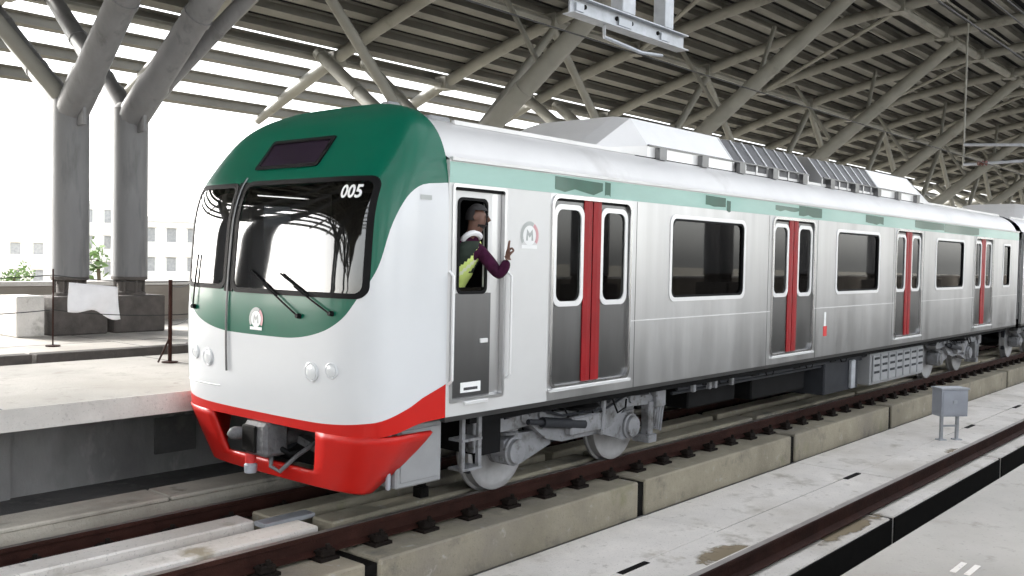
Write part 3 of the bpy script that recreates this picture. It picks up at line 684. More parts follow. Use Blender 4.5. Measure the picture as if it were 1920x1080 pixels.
# ---------------- cars
def build_car(car, X0, X1, doors, wins, cab):
    near = lambda x_, z_, t: (x_, SIDE+t, z_)
    far = lambda x_, z_, t: (x_, 2*TC-SIDE-t, z_)
    for side, fn in ((0, near), (1, far)):
        holes = [(d-0.675, d+0.675, 1.13, 2.99) for d in doors] + [(a, b, c, d) for a, b, c, d in wins]
        xs0 = X0
        if cab:
            MB().panel([X0, 7.30], [1.0, 3.02, 3.22], [(5.965, 6.625, 1.14, 3.0)], fn, 0.0, 0.06).build('cab_side_panel', 'cab_side', car)
            xs0 = 7.301
        MB().panel([xs0, X1], [1.0, 1.72, 1.735, 3.22], holes, fn, 0.0, 0.06).build('side_wall', 'stainless', car)
        MB().panel([xs0, X1], [1.722, 1.733], [(d-0.72, d+0.72, 1, 3) for d in doors], fn, -0.003, -0.0005).build('belt_seam', 'stainless_bright', car)
        MB().panel([X0, X1], [0.955, 1.0], [], fn, 0.004, 0.06).build('sole_bar', 'stainless_dark', car)
        # panel joints
        if side == 0:
            for d in doors:
                for s in (-1, 1):
                    xx = d+s*0.80
                    if X0+1.5 < xx < X1-0.1: MB().box(xx-0.004, xx+0.004, SIDE-0.0022, SIDE-0.0004, 1.0, 3.02).build('panel_joint', 'stainless_dark', car)
        # coloured stripe above the doors
        st = part('stripe', car)
        MB().panel([X0+0.004, X1], [3.025, 3.205], [], fn, -0.0035, -0.0003).build('painted_reflection', 'teal_glare', st)  # pale teal: glare painted along the stripe
        # rain gutter
        MB().panel([X0+0.02, X1], [3.215, 3.245], [], fn, -0.022, 0.02).build('gutter', 'roof_paint', car)
        for d in doors:
            dp = part('door', car)
            MB().ring(d-0.70, d+0.70, 1.105, 3.015, 0.035, 0.10, fn, -0.014, 0.03).build('frame', 'stainless_frame', dp)
            MB().panel([d-0.70, d+0.70], [1.085, 1.112], [], fn, -0.035, 0.03).build('threshold', 'stainless_bright', dp)
            MB().panel([d-0.665, d+0.665], [2.955, 2.985], [], fn, 0.02, 0.05).build('header', 'black_rubber', dp)
            for s in (-1, 1):
                a, b = sorted((d+s*0.668, d+s*0.006)); wa, wb = sorted((d+s*0.60, d+s*0.19))
                MB().panel([a, b], [1.14, 1.93, 2.985], [(wa, wb, 1.96, 2.88)], fn, 0.022, 0.05).build('leaf', 'stainless_dark', dp)
                MB().ring(wa-0.045, wb+0.045, 1.915, 2.925, 0.05, 0.11, fn, 0.010, 0.024).build('window_frame', 'stainless_bright', dp)
                MB().panel([wa, wb], [1.955, 2.885], [], fn, 0.030, 0.036).build('pane', 'glass_side', dp)
                ra_, rb_ = sorted((d+s*0.148, d+s*0.012))
                m = MB().prism([(ra_, 0.021), (rb_, 0.021), (rb_-s*0.0, 0.008), ((ra_+rb_)/2, 0.003), (ra_, 0.010)], lambda p, q, t: fn(p, t, q), 1.145, 2.98)
                m.build('red_edge', 'red_door', dp)
            MB().panel([d-0.006, d+0.006], [1.14, 2.985], [], fn, 0.026, 0.04).build('meeting_seal', 'black_rubber', dp)
        for a, b, c, e in wins:
            wp = part('window', car)
            r_ = 0.10 if b-a > 1 else 0.07
            MB().ring(a-0.04, b+0.04, c-0.04, e+0.04, 0.045, r_, fn, -0.010, 0.03).build('frame', 'stainless_bright', wp)
            MB().ring(a-0.002, b+0.002, c-0.002, e+0.002, 0.03, r_, fn, -0.004, 0.034).build('gasket', 'black_rubber', wp)
            MB().panel([a, b], [c, e], [], fn, 0.022, 0.030).build('pane', 'glass_side', wp)
    # roof shell
    top = 3.70; pr = []
    for i in range(21):
        z = 3.22+(top-3.22)*(1-(1-i/20)**1.8); pr.append((-min(W0, wid(z, top)*(1 if z > 3.3 else 1)), z))
    w0 = pr[0][0]; pr[0] = (-W0+0.004, 3.22); prof = pr + [(-a, b) for a, b in pr[-2::-1]]
    n = len(prof); m = MB(); v = [(X, TC+a, b) for X in (X0+0.012, X1) for a, b in prof]
    m.add(v, [(i, i+1, n+i+1, n+i) for i in range(n-1)] + [tuple(range(n, 2*n))]); m.build('roof', 'roof_paint', car, True)
    rb = part('roof_rib', car)
    for s in (-1, 1):
        q = MB(); yy = s*1.02; zz = next(b for a, b in prof if abs(a) <= 1.02); q.box(X0+0.5, X1-0.1, TC+yy-0.02, TC+yy+0.02, zz-0.02, zz+0.02); q.build('rail_strip', 'roof_paint', rb)
    # floor, lining, end walls, seats
    MB().box(X0+0.2 if not cab else XN+0.05, X1, SIDE+0.062, 2*TC-SIDE-0.062, 1.02, 1.12).build('floor', 'interior_dark', car)
    MB().box(X0+0.05, X1, SIDE+0.062, 2*TC-SIDE-0.062, 3.06, 3.10).build('ceiling', 'interior', car)
    for (xe) in ((X1,) if cab else (X0, X1)):
        MB().panel([TC-1.40, TC+1.40], [1.12, 3.06], [(TC-0.45, TC+0.45, 1.12, 2.95)], lambda p, q, t: (xe-t, p, q), 0.0, 0.06).build('end_wall', 'stainless', car)
    for i in range(len(doors)-1):
        a, b = doors[i]+0.78, doors[i+1]-0.78
        for yy in (SIDE+0.08, 2*TC-SIDE-0.53):
            g = part('seat', car); MB().bbox(a, b, yy, yy+0.45, 1.50, 1.58, 0.02).build('cushion', 'seat_green', g)
            yb = yy if yy < TC else yy+0.39
            MB().bbox(a, b, yb, yb+0.06, 1.60, 1.93, 0.02).build('backrest', 'seat_green', g)
    for d in doors:
        for yy in (TC-0.45, TC+0.45): MB().tube((d-0.3, yy, 1.12), (d-0.3, yy, 3.06), 0.018, n=6).build('pole', 'stainless_bright', car)
    # underframe
    MB().box(X0+0.5, X1-0.1, TC-1.30, TC+1.30, 0.86, 0.952).build('underframe', 'under_dark', car)
    MB().box(X0+4.6, X1-4.8, TC-0.45, TC+0.45, 0.45, 0.859).build('centre_sill', 'under_dark', car)

def bogie(car, bc):
    b = part('bogie', car); yr = 0.76
    for ax in (-1.06, 1.06):
        for s in (-1, 1):
            yc = TC+s*0.7175; d = (0, s, 0)
            MB().lathe((bc+ax, yc, 0.43), d, [(-0.075, 0.46), (-0.045, 0.46), (-0.04, 0.432), (0.055, 0.428), (0.062, 0.40), (0.05, 0.365)], 40).build('wheel', 'wheel_steel', b, True)
            MB().lathe((bc+ax, yc, 0.43), d, [(-0.04, 0.40), (0.045, 0.366), (0.012, 0.34), (-0.01, 0.22), (0.03, 0.16), (0.09, 0.13), (0.09, 0.05)], 32).build('wheel_disc', 'bogie_dirty', b, True)
            # axle box, its arm and coil spring
            MB().lathe((bc+ax, yc, 0.43), d, [(0.10, 0.15), (0.30, 0.15), (0.31, 0.13), (0.345, 0.12), (0.35, 0.05)], 18).build('axle_box', 'bogie_grey', b, True)
            k = -1 if ax > 0 else 1
            g = MB(); g.prism([(bc+ax-0.14, 0.33), (bc+ax+k*0.12, 0.28), (bc+ax+k*0.62, 0.42), (bc+ax+k*0.62, 0.58), (bc+ax+k*0.10, 0.60), (bc+ax-0.14, 0.55)] if k > 0 else [(bc+ax+0.14, 0.33), (bc+ax+k*0.12, 0.28), (bc+ax+k*0.62, 0.42), (bc+ax+k*0.62, 0.58), (bc+ax+k*0.10, 0.60), (bc+ax+0.14, 0.55)],
                    lambda p, q, t: (p, t, q), yc+s*0.16, yc+s*0.27); g.build('axle_arm', 'bogie_grey', b)
            g = MB(); pts = []
            for i in range(49):
                t = i/48; a = t*4.5*2*math.pi; pts.append((bc+ax+0.085*math.cos(a), yc+s*0.215+0.085*math.sin(a), 0.585+0.17*t))
            g.path(pts, 0.017, 5); g.build('coil_spring', 'bogie_grey', b)
            g = MB().bbox(bc+ax-0.055-k*0.36, bc+ax+0.055-k*0.36, yc-0.05, yc+0.055, 0.22, 0.72, 0.015); g.build('brake_block', 'box_dark', b)
        MB().tube((bc+ax, TC-0.7, 0.43), (bc+ax, TC+0.7, 0.43), 0.08, n=12).build('axle', 'box_dark', b)
        MB().bbox(bc+ax*0.45-0.28, bc+ax*0.45+0.28, TC-0.42, TC+0.42, 0.24, 0.72, 0.05).build('motor', 'box_dark', b)
    prof = [(-1.48, 0.72), (-1.30, 0.86), (-0.78, 0.87), (-0.52, 0.76), (0.52, 0.76), (0.78, 0.87), (1.30, 0.86), (1.48, 0.72), (1.42, 0.66), (0.86, 0.68), (0.60, 0.50), (0.34, 0.44), (-0.34, 0.44), (-0.60, 0.50), (-0.86, 0.68), (-1.42, 0.66)]
    for s in (-1, 1):
        ya, yb = sorted((TC+s*0.86, TC+s*1.06))
        g = MB().prism([(bc+p, q) for p, q in prof], lambda p, q, t: (p, t, q), ya, yb)
        g.build('side_frame', 'bogie_grey', b)
        yo = TC+s*1.06
        MB().lathe((bc, TC+s*0.95, 0.76), (0, 0, 1), [(0, 0.26), (0.03, 0.29), (0.06, 0.25), (0.09, 0.29), (0.12, 0.25), (0.13, 0.27)], 20).build('air_spring', 'black_rubber', b, True)
        g = MB().bbox(bc-0.30, bc+0.26, min(yo, yo+s*0.10), max(yo, yo+s*0.10), 0.50, 0.70, 0.02); g.build('damper_bracket', 'bogie_grey', b)
        g = MB().tube((bc-0.75, yo+s*0.06, 0.70), (bc-0.05, yo+s*0.07, 0.60), 0.055, n=10); g.tube((bc-0.98, yo+s*0.06, 0.73), (bc-0.75, yo+s*0.06, 0.70), 0.03, n=8); g.build('yaw_damper', 'box_dark', b, True)
        g = MB().tube((bc+0.30, yo+s*0.05, 0.44), (bc+0.36, yo+s*0.05, 0.92), 0.035, n=8); g.build('levelling_rod', 'bogie_grey', b, True)
        for xx in (1.40,):
            g = MB(); g.bbox(bc+xx-0.05, bc+xx+0.05, min(yo-s*0.1, yo+s*0.02), max(yo-s*0.1, yo+s*0.02), 0.24, 0.70, 0.012); g.bbox(bc+xx-0.09, bc+xx+0.09, min(yo-s*0.2, yo+s*0.05), max(yo-s*0.2, yo+s*0.05), 0.20, 0.30, 0.012); g.build('guard_bracket', 'bogie_grey', b)
        for xx in (-0.98, 0.98, -0.70, 0.70):
            g = MB().lathe((bc+xx, yo, 0.77), (0, s, 0), [(0, 0.06), (0.025, 0.055), (0.03, 0.02)], 12); g.build('boss', 'bogie_grey', b, True)
        g = MB(); pts = [(bc-1.3, yo+s*0.02, 0.80), (bc-0.8, yo+s*0.05, 0.84), (bc-0.4, yo+s*0.05, 0.73), (bc+0.4, yo+s*0.05, 0.72), (bc+0.8, yo+s*0.05, 0.83), (bc+1.3, yo+s*0.03, 0.80)]; g.path(pts, 0.014, 6); g.build('air_pipe', 'box_dark', b)
        # lifeguard and cables hung behind the second wheel
        for i in range(4):
            g = MB(); xx = bc+1.46+0.055*i; g.path([(xx, TC+s*1.0, 0.90), (xx+0.05, TC+s*1.07, 0.66), (xx+0.02, TC+s*1.05, 0.40-0.03*i), (xx-0.08, TC+s*0.98, 0.36)], 0.018, 6); g.build('hose', 'bogie_grey', b, True)
        g = MB().bbox(bc+1.45, bc+1.66, TC+min(s*1.0, s*1.12), TC+max(s*1.0, s*1.12), 0.62, 0.93, 0.012); g.build('junction_box', 'bogie_grey', b)
    for s in (-1, 1):
        for i in range(5):
            y_ = TC+s*(0.98+0.03*i); g = MB().path([(bc-1.2+0.42*i, y_, 0.90), (bc-1.12+0.42*i, y_+s*0.06, 0.74-0.02*i), (bc-0.95+0.42*i, y_+s*0.05, 0.70), (bc-0.86+0.42*i, y_, 0.78)], 0.012, 6); g.build('cable', 'black_rubber', b, True)
        for i in range(9):
            xx = bc-1.2+0.3*i; MB().lathe((xx, TC+s*1.06, 0.83-0.05*abs(math.sin(i))), (0, s, 0), [(0, 0.018), (0.014, 0.018), (0.016, 0.008)], 6).build('bolt', 'bogie_dirty', b)
    return b

def ac_unit(car, xa, xb, flip):
    """tapered end, smooth cover, then fan grilles"""
    u = part('air_conditioner', car); y0 = 1.02
    sec = [(-1.05, 3.60), (-1.05, 3.74), (-0.80, 4.08), (-0.55, 4.12), (0.55, 4.12), (0.80, 4.08), (1.05, 3.74), (1.05, 3.60)]
    g = lambda t: xa+t if not flip else xb-t
    L = xb-xa; m = MB()
    m.add([(g(0.0), TC+a*0.92, 3.60+(b-3.6)*0.12) for a, b in sec] + [(g(1.0), TC+a, b) for a, b in sec], [(i, i+1, 9+i, 8+i) for i in range(7)] + [tuple(range(8))])
    m.build('tapered_end', 'roof_paint', u)
    MB().prism(sec, lambda p, q, t: (g(t), TC+p, q), 1.002, L*0.56).build('cover', 'stainless_bright', u)
    MB().prism([(a*0.985, 3.6+(b-3.6)*0.97) for a, b in sec], lambda p, q, t: (g(t), TC+p, q), L*0.561, L).build('grille', 'grille_dark', u)
    n = 7
    for i in range(n+1):
        t = L*0.562+(L*0.435)*i/n
        MB().prism(sec, lambda p, q, tt: (g(tt), TC+p, q), t, t+0.045).build('grille_bar', 'stainless', u)
    for s in (-1, 1):
        for i in range(5):
            t = 1.25+i*(L-1.5)/4
            MB().cbox((g(t), TC+s*1.07, 3.655), 0.16, 0.10, 0.14).build('bracket', 'stainless_dark', u)
        MB().box(min(g(1.0), g(L)), max(g(1.0), g(L)), TC+s*1.062-0.012, TC+s*1.062+0.012, 3.735, 3.752).build('trim', 'stainless_dark', u)
        MB().box(min(g(0.75), g(L*0.98)), max(g(0.75), g(L*0.98)), TC+s*1.0-0.06, TC+s*1.0+0.06, 3.52, 3.605).build('plinth_shadow_gap', 'under_dark', u)

D1 = [8.02, 12.84, 17.66, 22.48]
W1 = [(9.55, 11.32, 1.96, 2.88), (14.37, 16.14, 1.96, 2.88), (19.19, 20.96, 1.96, 2.88), (24.08, 24.66, 1.96, 2.88)]
build_car(car, XN, 25.43, D1, W1, True)
bogie(car, 8.44); bogie(car, 22.2)
ac_unit(car, 8.65, 14.2, False); ac_unit(car, 14.75, 20.4, True)
car2 = thing('metro_car', (35.7, TC, 0), 'second metro car, brushed steel, coupled behind the leading car', 'train car', 'cars of the metro train')
build_car(car2, 25.95, 45.5, [28.7, 33.52, 38.34, 43.16], [(26.6, 27.2, 1.96, 2.88), (30.23, 32.0, 1.96, 2.88), (35.05, 36.8, 1.96, 2.88), (39.87, 41.6, 1.96, 2.88)], False)
bogie(car2, 28.9); bogie(car2, 42.4); ac_unit(car2, 28.0, 34.0, False); ac_unit(car2, 36.0, 42.0, True)
m = MB()
for i in range(8):
    a = 25.44+0.063*i; s = 0.03*(i % 2); m.box(a, a+0.06, TC-0.95-s, TC+0.95+s, 1.15-s, 3.25+s)
m.build('gangway_bellows', 'black_rubber', car)

# dark reflections on the stripe, put into colour as green plates
st = part('green_patch', car)
for (xa, xb, za, zb, jag) in ((7.36, 8.16, 3.035, 3.19, 0.05), (8.20, 8.30, 3.04, 3.19, 0.02), (10.30, 10.80, 3.04, 3.185, 0.03), (10.83, 10.93, 3.0, 3.15, 0.02), (12.2, 12.95, 3.09, 3.17, 0.03), (12.95, 13.75, 3.05, 3.20, 0.03), (15.5, 16.3, 3.04, 3.19, 0.03), (17.9, 19.6, 3.05, 3.20, 0.02), (19.62, 22.0, 3.03, 3.20, 0.02)):
    pts = [(xa, zb), (xb, zb-jag*0.3)]; n = 5
    for i in range(n+1): pts.append((xb-(xb-xa)*i/n, za+jag*random.uniform(0, 1.2)))
    MB().prism(pts, lambda p, q, t: (p, SIDE+t, q), -0.0055, -0.004).build('painted_reflection', 'green_reflection', st)

# cab side door and details
cd = part('cab_door', car); fn = lambda x_, z_, t: (x_, SIDE+t, z_)
MB().panel([5.968, 6.48], [2.07, 2.985], [(6.05, 6.40, 2.08, 2.89)], fn, 0.022, 0.055).build('upper_leaf', 'cab_side', cd)
MB().panel([5.968, 6.48], [1.145, 2.068], [], fn, 0.020, 0.055).build('lower_leaf', 'stainless_dark', cd)
MB().panel([6.482, 6.622], [1.145, 2.985], [], fn, 0.034, 0.055).build('jamb', 'stainless', cd)
MB().ring(6.03, 6.42, 2.06, 2.91, 0.025, 0.06, fn, 0.012, 0.03).build('window_frame', 'black_rubber', cd)
MB().panel([5.967, 6.623], [2.965, 2.999], [], fn, 0.008, 0.05).build('header', 'black_rubber', cd)
MB().ring(5.94, 6.65, 1.115, 3.02, 0.028, 0.03, fn, -0.012, 0.03).build('frame', 'stainless', cd)
MB().panel([6.05, 6.40], [2.06, 2.12], [], fn, 0.03, 0.04).build('dropped_pane', 'glass_side', cd)
MB().panel([6.10, 6.36], [1.19, 1.28], [], fn, 0.015, 0.0195).build('label_plate', 'decal_white', cd)
MB().panel([6.14, 6.32], [1.21, 1.235], [], fn, 0.0135, 0.0148).build('label_print', 'ink', cd)
MB().bbox(6.34, 6.44, SIDE+0.004, SIDE+0.022, 1.62, 1.66, 0.004).build('handle', 'stainless_bright', cd)
ffn = lambda x_, z_, t: (x_, 2*TC-SIDE-t, z_); fd_ = part('cab_door', car)
MB().panel([5.968, 6.622], [1.145, 2.985], [(6.05, 6.40, 2.08, 2.89)], ffn, 0.02, 0.055).build('leaf', 'cab_side', fd_)
MB().panel([6.045, 6.405], [2.075, 2.895], [], ffn, 0.03, 0.036).build('pane', 'glass_side', fd_)
for xx in (5.925, 6.685):
    q = MB(); q.path([(xx, SIDE+0.0, 1.28), (xx, SIDE-0.05, 1.32), (xx, SIDE-0.05, 2.22), (xx, SIDE, 2.26)], 0.013, 7); q.build('grab_rail', 'stainless_bright', car, True)
MB().panel([6.12, 6.42], [1.09, 1.115], [], fn, -0.03, 0.02).build('step_edge', 'stainless_bright', cd)
def semb(x_, z_): return Vector((6.99+x_, SIDE-0.002, 2.60+z_))
semb.nrm = (0, -1, 0); emblem(car, semb, 0.135)
MB().add([Vector(nose(R(-86.5), 2.86))+Vector((-0.05+a, -0.003, b)) for a, b in ((0, 0), (0.13, 0), (0.13, 0.04), (0, 0.04))], [(0, 1, 2, 3)]).build('maker_plate', 'decal_grey', car)
MB().panel([13.95, 14.02], [1.45, 1.66], [], fn, -0.004, -0.0005).build('white_strip', 'decal_white', car)  # plain white strip over the red sticker
MB().panel([13.93, 14.06], [1.30, 1.45], [], fn, -0.004, -0.0005).build('red_sticker', 'decal_red', car)
# cab interior
MB().box(6.95, 7.0, SIDE+0.065, 2*TC-SIDE-0.065, 1.12, 3.06).build('cab_bulkhead', 'interior_dark', car)
m = MB(); m.bbox(5.28, 5.85, TC-1.2, TC+0.45, 1.15, 1.95, 0.05); m.build('control_desk', 'box_grey', car)
m = MB(); m.bbox(6.15, 6.6, TC-0.75, TC-0.3, 1.55, 1.65, 0.04); m.bbox(6.55, 6.65, TC-0.75, TC-0.3, 1.6, 2.35, 0.04); m.tube((6.4, TC-0.52, 1.12), (6.4, TC-0.52, 1.56), 0.05, n=8); m.build('driver_seat', 'interior_dark', car)
# roof antennas on the hood
for (X, Y, sx, sy, sz) in ((6.35, 8.05, 0.22, 0.16, 0.16), (6.45, 7.15, 0.16, 0.14, 0.26), (6.95, 7.05, 0.30, 0.22, 0.17), (7.5, 6.9, 0.2, 0.2, 0.12)):
    z0 = 3.64; MB().bbox(X-sx/2, X+sx/2, Y-sy/2, Y+sy/2, z0, z0+sz, 0.02).build('roof_antenna', 'box_grey', car)
MB().path([(6.6, 6.95, 3.69), (7.2, 6.85, 3.735), (7.9, 6.8, 3.72), (8.7, 6.75, 3.73)], 0.022, 6).build('roof_cable', 'black_rubber', car)

# red obstacle skirt
def jaw():
    zs = [0.89, 0.82, 0.73, 0.64, 0.57, 0.515, 0.47, 0.42, 0.385, 0.365]
    ss = [0, .15, .3, .42, .53, .62, .70, .78, .85, .90, .94, .97, .985, .995, 1.0]; ss = [-q for q in ss[:0:-1]] + ss
    rows_ = []
    for z in zs:
        q = (0.89-z)/0.525; wj = 1.468-0.36*q**1.25; xf = 5.045+0.12*q + (0.04 if z < 0.38 else 0); xr = 5.76-0.36*q; ne = NE-1.6*q
        rows_.append([(xr-(xr-xf)*(1-abs(s)**ne)**(1/ne), TC+wj*s, z) for s in ss])
    m = MB(); n = len(ss); v = [p for r_ in rows_ for p in r_]; fs = []
    for j in range(len(zs)-1):
        for i in range(n-1):
            if zs[j+1] >= 0.514 and abs(ss[i]+ss[i+1])/2 < 0.53: continue
            fs.append((j*n+i, j*n+i+1, (j+1)*n+i+1, (j+1)*n+i))
    return m.add(v, fs)
o = jaw().build('obstacle_skirt', 'red_paint', car, True)
md = o.modifiers.new('solid', 'SOLIDIFY'); md.thickness = 0.035; md.offset = -1
bv = MB(); bv.box(5.62, 5.70, TC-0.95, TC+0.95, 0.40, 0.87); bv.build('skirt_back', 'under_dark', car)
for yy in (-0.06, 0.04): MB().lathe((5.235, TC+yy-0.1, 0.46), (-1, 0, 0), [(-0.02, 0.02), (0.015, 0.02), (0.02, 0.008)], 8).build('bolt', 'galvanised', car)
# coupler
cp = part('coupler', car)
MB().tube((5.95, TC, 0.72), (5.22, TC, 0.72), 0.09, n=14).build('shank', 'bogie_dirty', cp, True)
m = MB(); m.bbox(4.98, 5.24, TC-0.17, TC+0.17, 0.58, 0.88, 0.03); m.build('head', 'bogie_dirty', cp)
m = MB().bbox(4.955, 4.985, TC-0.05, TC+0.15, 0.61, 0.85, 0.01); m.build('face_plate', 'clip_dark', cp)
m = MB().lathe((4.98, TC+0.20, 0.76), (-1, 0.25, 0), [(-0.05, 0.05), (0.05, 0.06), (0.09, 0.05), (0.12, 0.015)], 14); m.build('cone', 'bogie_dirty', cp, True)
m = MB().tube((5.02, TC+0.10, 0.58), (5.02, TC+0.10, 0.50), 0.05, n=10); m.build('red_valve', 'decal_red', cp, True)
m = MB().lathe((5.02, TC+0.10, 0.41), (0, 0, 1), [(0, 0.055), (0.07, 0.06), (0.09, 0.04)], 12); m.build('blue_valve', 'cabinet_blue', cp, True)
m = MB().path([(5.10, TC-0.10, 0.60), (5.05, TC-0.16, 0.50), (5.06, TC-0.28, 0.47), (5.20, TC-0.34, 0.60), (5.4, TC-0.36, 0.70)], 0.02, 7); m.build('release_handle', 'bogie_dirty', cp, True)
m = MB().cbox((5.42, TC-0.42, 0.63), 0.10, 0.62, 0.07, Matrix.Rotation(R(12), 3, 'X')); m.build('support_bar', 'bogie_dirty', cp)
m = MB(); m.bbox(5.32, 5.44, TC-0.60, TC-0.42, 0.62, 0.86, 0.012); m.build('plate', 'bogie_dirty', cp)
m = MB().bbox(5.06, 5.36, TC-0.34, TC+0.36, 0.875, 0.97, 0.02); m.build('cover', 'box_dark', cp)
for i, c_ in enumerate(('black_rubber', 'box_dark', 'black_rubber')):
    yy = -0.3+0.24*i; m = MB().path([(5.60, TC+yy, 0.78), (5.35, TC+yy+0.03, 0.62), (5.2, TC+yy+0.06, 0.60), (5.14, TC+yy*0.4, 0.66)], 0.025, 7); m.build('hose', c_, cp, True)

# equipment under the floor
MB().bbox(5.52, 6.06, 5.97, 6.62, 0.40, 0.95, 0.015).build('grey_cabinet', 'box_grey', car)
MB().bbox(5.56, 6.02, 5.958, 5.972, 0.45, 0.90, 0.004).build('cabinet_door', 'box_grey', car)
MB().bbox(5.455, 5.49, 6.0, 6.04, 0.40, 0.95, 0.008).build('skirt_hanger', 'cabinet_blue', car)
m = MB(); m.tube((6.16, 6.22, 0.95), (6.16, 6.22, 0.42), 0.06, n=10); m.lathe((6.18, 6.24, 0.38), (0, 0, 1), [(0, 0.09), (0.14, 0.11), (0.24, 0.09)], 12); m.build('sanding_pipe', 'under_dark', car, True)
stp = part('step_ladder', car)
for xx in (6.30, 6.52): MB().box(xx-0.022, xx+0.022, 5.93, 5.965, 0.44, 0.96).build('upright', 'bogie_grey', stp)
for zz in (0.45, 0.72): MB().box(6.28, 6.54, 5.92, 6.10, zz-0.012, zz+0.012).build('tread', 'bogie_grey', stp)
MB().bbox(6.56, 6.66, 6.05, 6.15, 0.55, 0.95, 0.01).build('frame_bracket', 'bogie_grey', car)
MB().box(6.7, 7.0, 6.1, 8.4, 0.5, 0.86).build('front_crossmember', 'under_dark', car)
for i, (xa, xb, ya, za, mt) in enumerate(((11.0, 12.3, 6.35, 0.45, 'under_dark'), (12.6, 14.4, 6.25, 0.42, 'under_dark'), (14.7, 16.1, 6.05, 0.30, 'box_dark'), (16.55, 19.3, 6.0, 0.30, 'box_grey'))):
    eb = part('equipment_box', car); MB().bbox(xa, xb, ya, 2*TC-ya, za, 0.859, 0.02).build('casing', mt, eb)
    if i == 3:
        for j in range(7):
            x0 = xa+0.05+j*0.385; MB().bbox(x0, x0+0.33, ya-0.03, ya-0.001, za+0.05, 0.82, 0.012).build('cover', 'box_grey', eb)
            for q in range(3): MB().box(x0+0.05, x0+0.28, ya-0.037, ya-0.03, za+0.2+0.12*q, za+0.24+0.12*q).build('louvre', 'box_dark', eb)
    if i == 2:
        MB().bbox(xb-0.42, xb-0.26, ya-0.06, ya-0.001, za+0.03, 0.80, 0.012).build('isolator', 'galvanised', eb)
for xx in (10.5, 10.9, 11.05, 11.5): MB().bbox(xx, xx+0.06, 5.98, 6.04, 0.76, 0.955, 0.01).build('pipe_hanger', 'bogie_grey', car)
for i in range(14):
    X = 10.25+0.45*i; MB().path([(X, 6.03, 0.94), (X+0.1, 6.02, 0.86-0.03*(i % 3)), (X+0.3, 6.03, 0.85-0.03*(i % 3)), (X+0.42, 6.04, 0.94)], 0.011, 5).build('cable_loop', 'black_rubber', car, True)
for zz, yy in ((0.82, 6.05), (0.76, 6.12)): MB().tube((10.2, yy, zz), (16.4, yy, zz), 0.022, n=7).build('air_pipe', 'box_dark', car, True)

# ================================================================== DRIVER
def skin_mesh(joints, edges, level=2):
    """joints: list of (co, rx, ry); returns evaluated verts, faces"""
    me = bpy.data.meshes.new('sk'); me.from_pydata([j[0] for j in joints], edges, []); ob = bpy.data.objects.new('sk', me); col.objects.link(ob)
    sm = ob.modifiers.new('skin', 'SKIN'); sm.use_smooth_shade = True
    if not me.skin_vertices: 
        bm = bmesh.new(); bm.from_mesh(me); bm.verts.layers.skin.verify(); bm.to_mesh(me); bm.free()
    sv = me.skin_vertices[0].data
    for i, j in enumerate(joints): sv[i].radius = (j[1], j[2]); sv[i].use_root = (i == 0)
    su = ob.modifiers.new('sub', 'SUBSURF'); su.levels = level; su.render_levels = level
    bpy.context.view_layer.update()
    ev = ob.evaluated_get(bpy.context.evaluated_depsgraph_get()).to_mesh()
    out = ([tuple(q.co) for q in ev.vertices], [tuple(p.vertices) for p in ev.polygons]); ob.to_mesh_clear()
    bpy.data.objects.remove(ob); bpy.data.meshes.remove(me); return out
per = thing('person', (6.18, 6.20, 1.12), 'person in yellow safety vest and purple shirt leaning out of the cab window, hand raised', 'person')
J = []; E_ = []
def jt(p, rx, ry=None, parent=None):
    J.append((p, rx, rx if ry is None else ry)); i = len(J)-1
    if parent is not None: E_.append((parent, i))
    return i
pel = jt((6.18, 6.20, 2.02), 0.15, 0.11)
ab = jt((6.185, 6.04, 2.16), 0.12, 0.09, pel); ch = jt((6.20, 5.93, 2.33), 0.125, 0.09, ab); up = jt((6.215, 5.865, 2.46), 0.10, 0.075, ch)
nk = jt((6.235, 5.82, 2.565), 0.052, 0.052, up); hb = jt((6.25, 5.785, 2.64), 0.068, 0.075, nk); hm = jt((6.258, 5.77, 2.73), 0.082, 0.098, hb); ht = jt((6.255, 5.785, 2.82), 0.066, 0.078, hm)
for s, hx in ((-1, 6.08), (1, 6.28)):
    h = jt((hx, 6.21, 1.95), 0.10, 0.10, pel); kn = jt((hx+s*0.02, 6.17, 1.56), 0.065, 0.065, h); an = jt((hx+s*0.02, 6.22, 1.20), 0.045, 0.045, kn); jt((hx+s*0.03, 6.06, 1.165), 0.042, 0.035, an)
sr = jt((6.325, 5.79, 2.44), 0.064, 0.064, up); e1 = jt((6.37, 5.71, 2.335), 0.068, 0.064, sr); el = jt((6.405, 5.63, 2.225), 0.064, 0.060, e1); f1 = jt((6.425, 5.585, 2.30), 0.056, 0.060, el); wr = jt((6.425, 5.56, 2.375), 0.038, 0.034, f1)
sL = jt((6.08, 6.03, 2.47), 0.066, 0.066, up); eL = jt((6.02, 6.16, 2.22), 0.048, 0.048, sL); wL = jt((6.14, 6.02, 2.05), 0.034, 0.034, eL); jt((6.18, 5.96, 2.03), 0.035, 0.03, wL)
v, f = skin_mesh(J, E_, 2)
def face_mat(c):
    x_, y_, z_ = c
    if z_ > 2.56 and x_ < 6.4: return 0
    if z_ < 1.24: return 3
    if z_ < 2.03 and y_ > 6.0: return 2
    return 1
m = MB(); m.add(v, f); m.mi = [face_mat([sum(v[i][k] for i in q)/len(q) for k in range(3)]) for q in f]
m.build('body', ['skin', 'shirt_purple', 'trousers', 'black_rubber'], per, True)
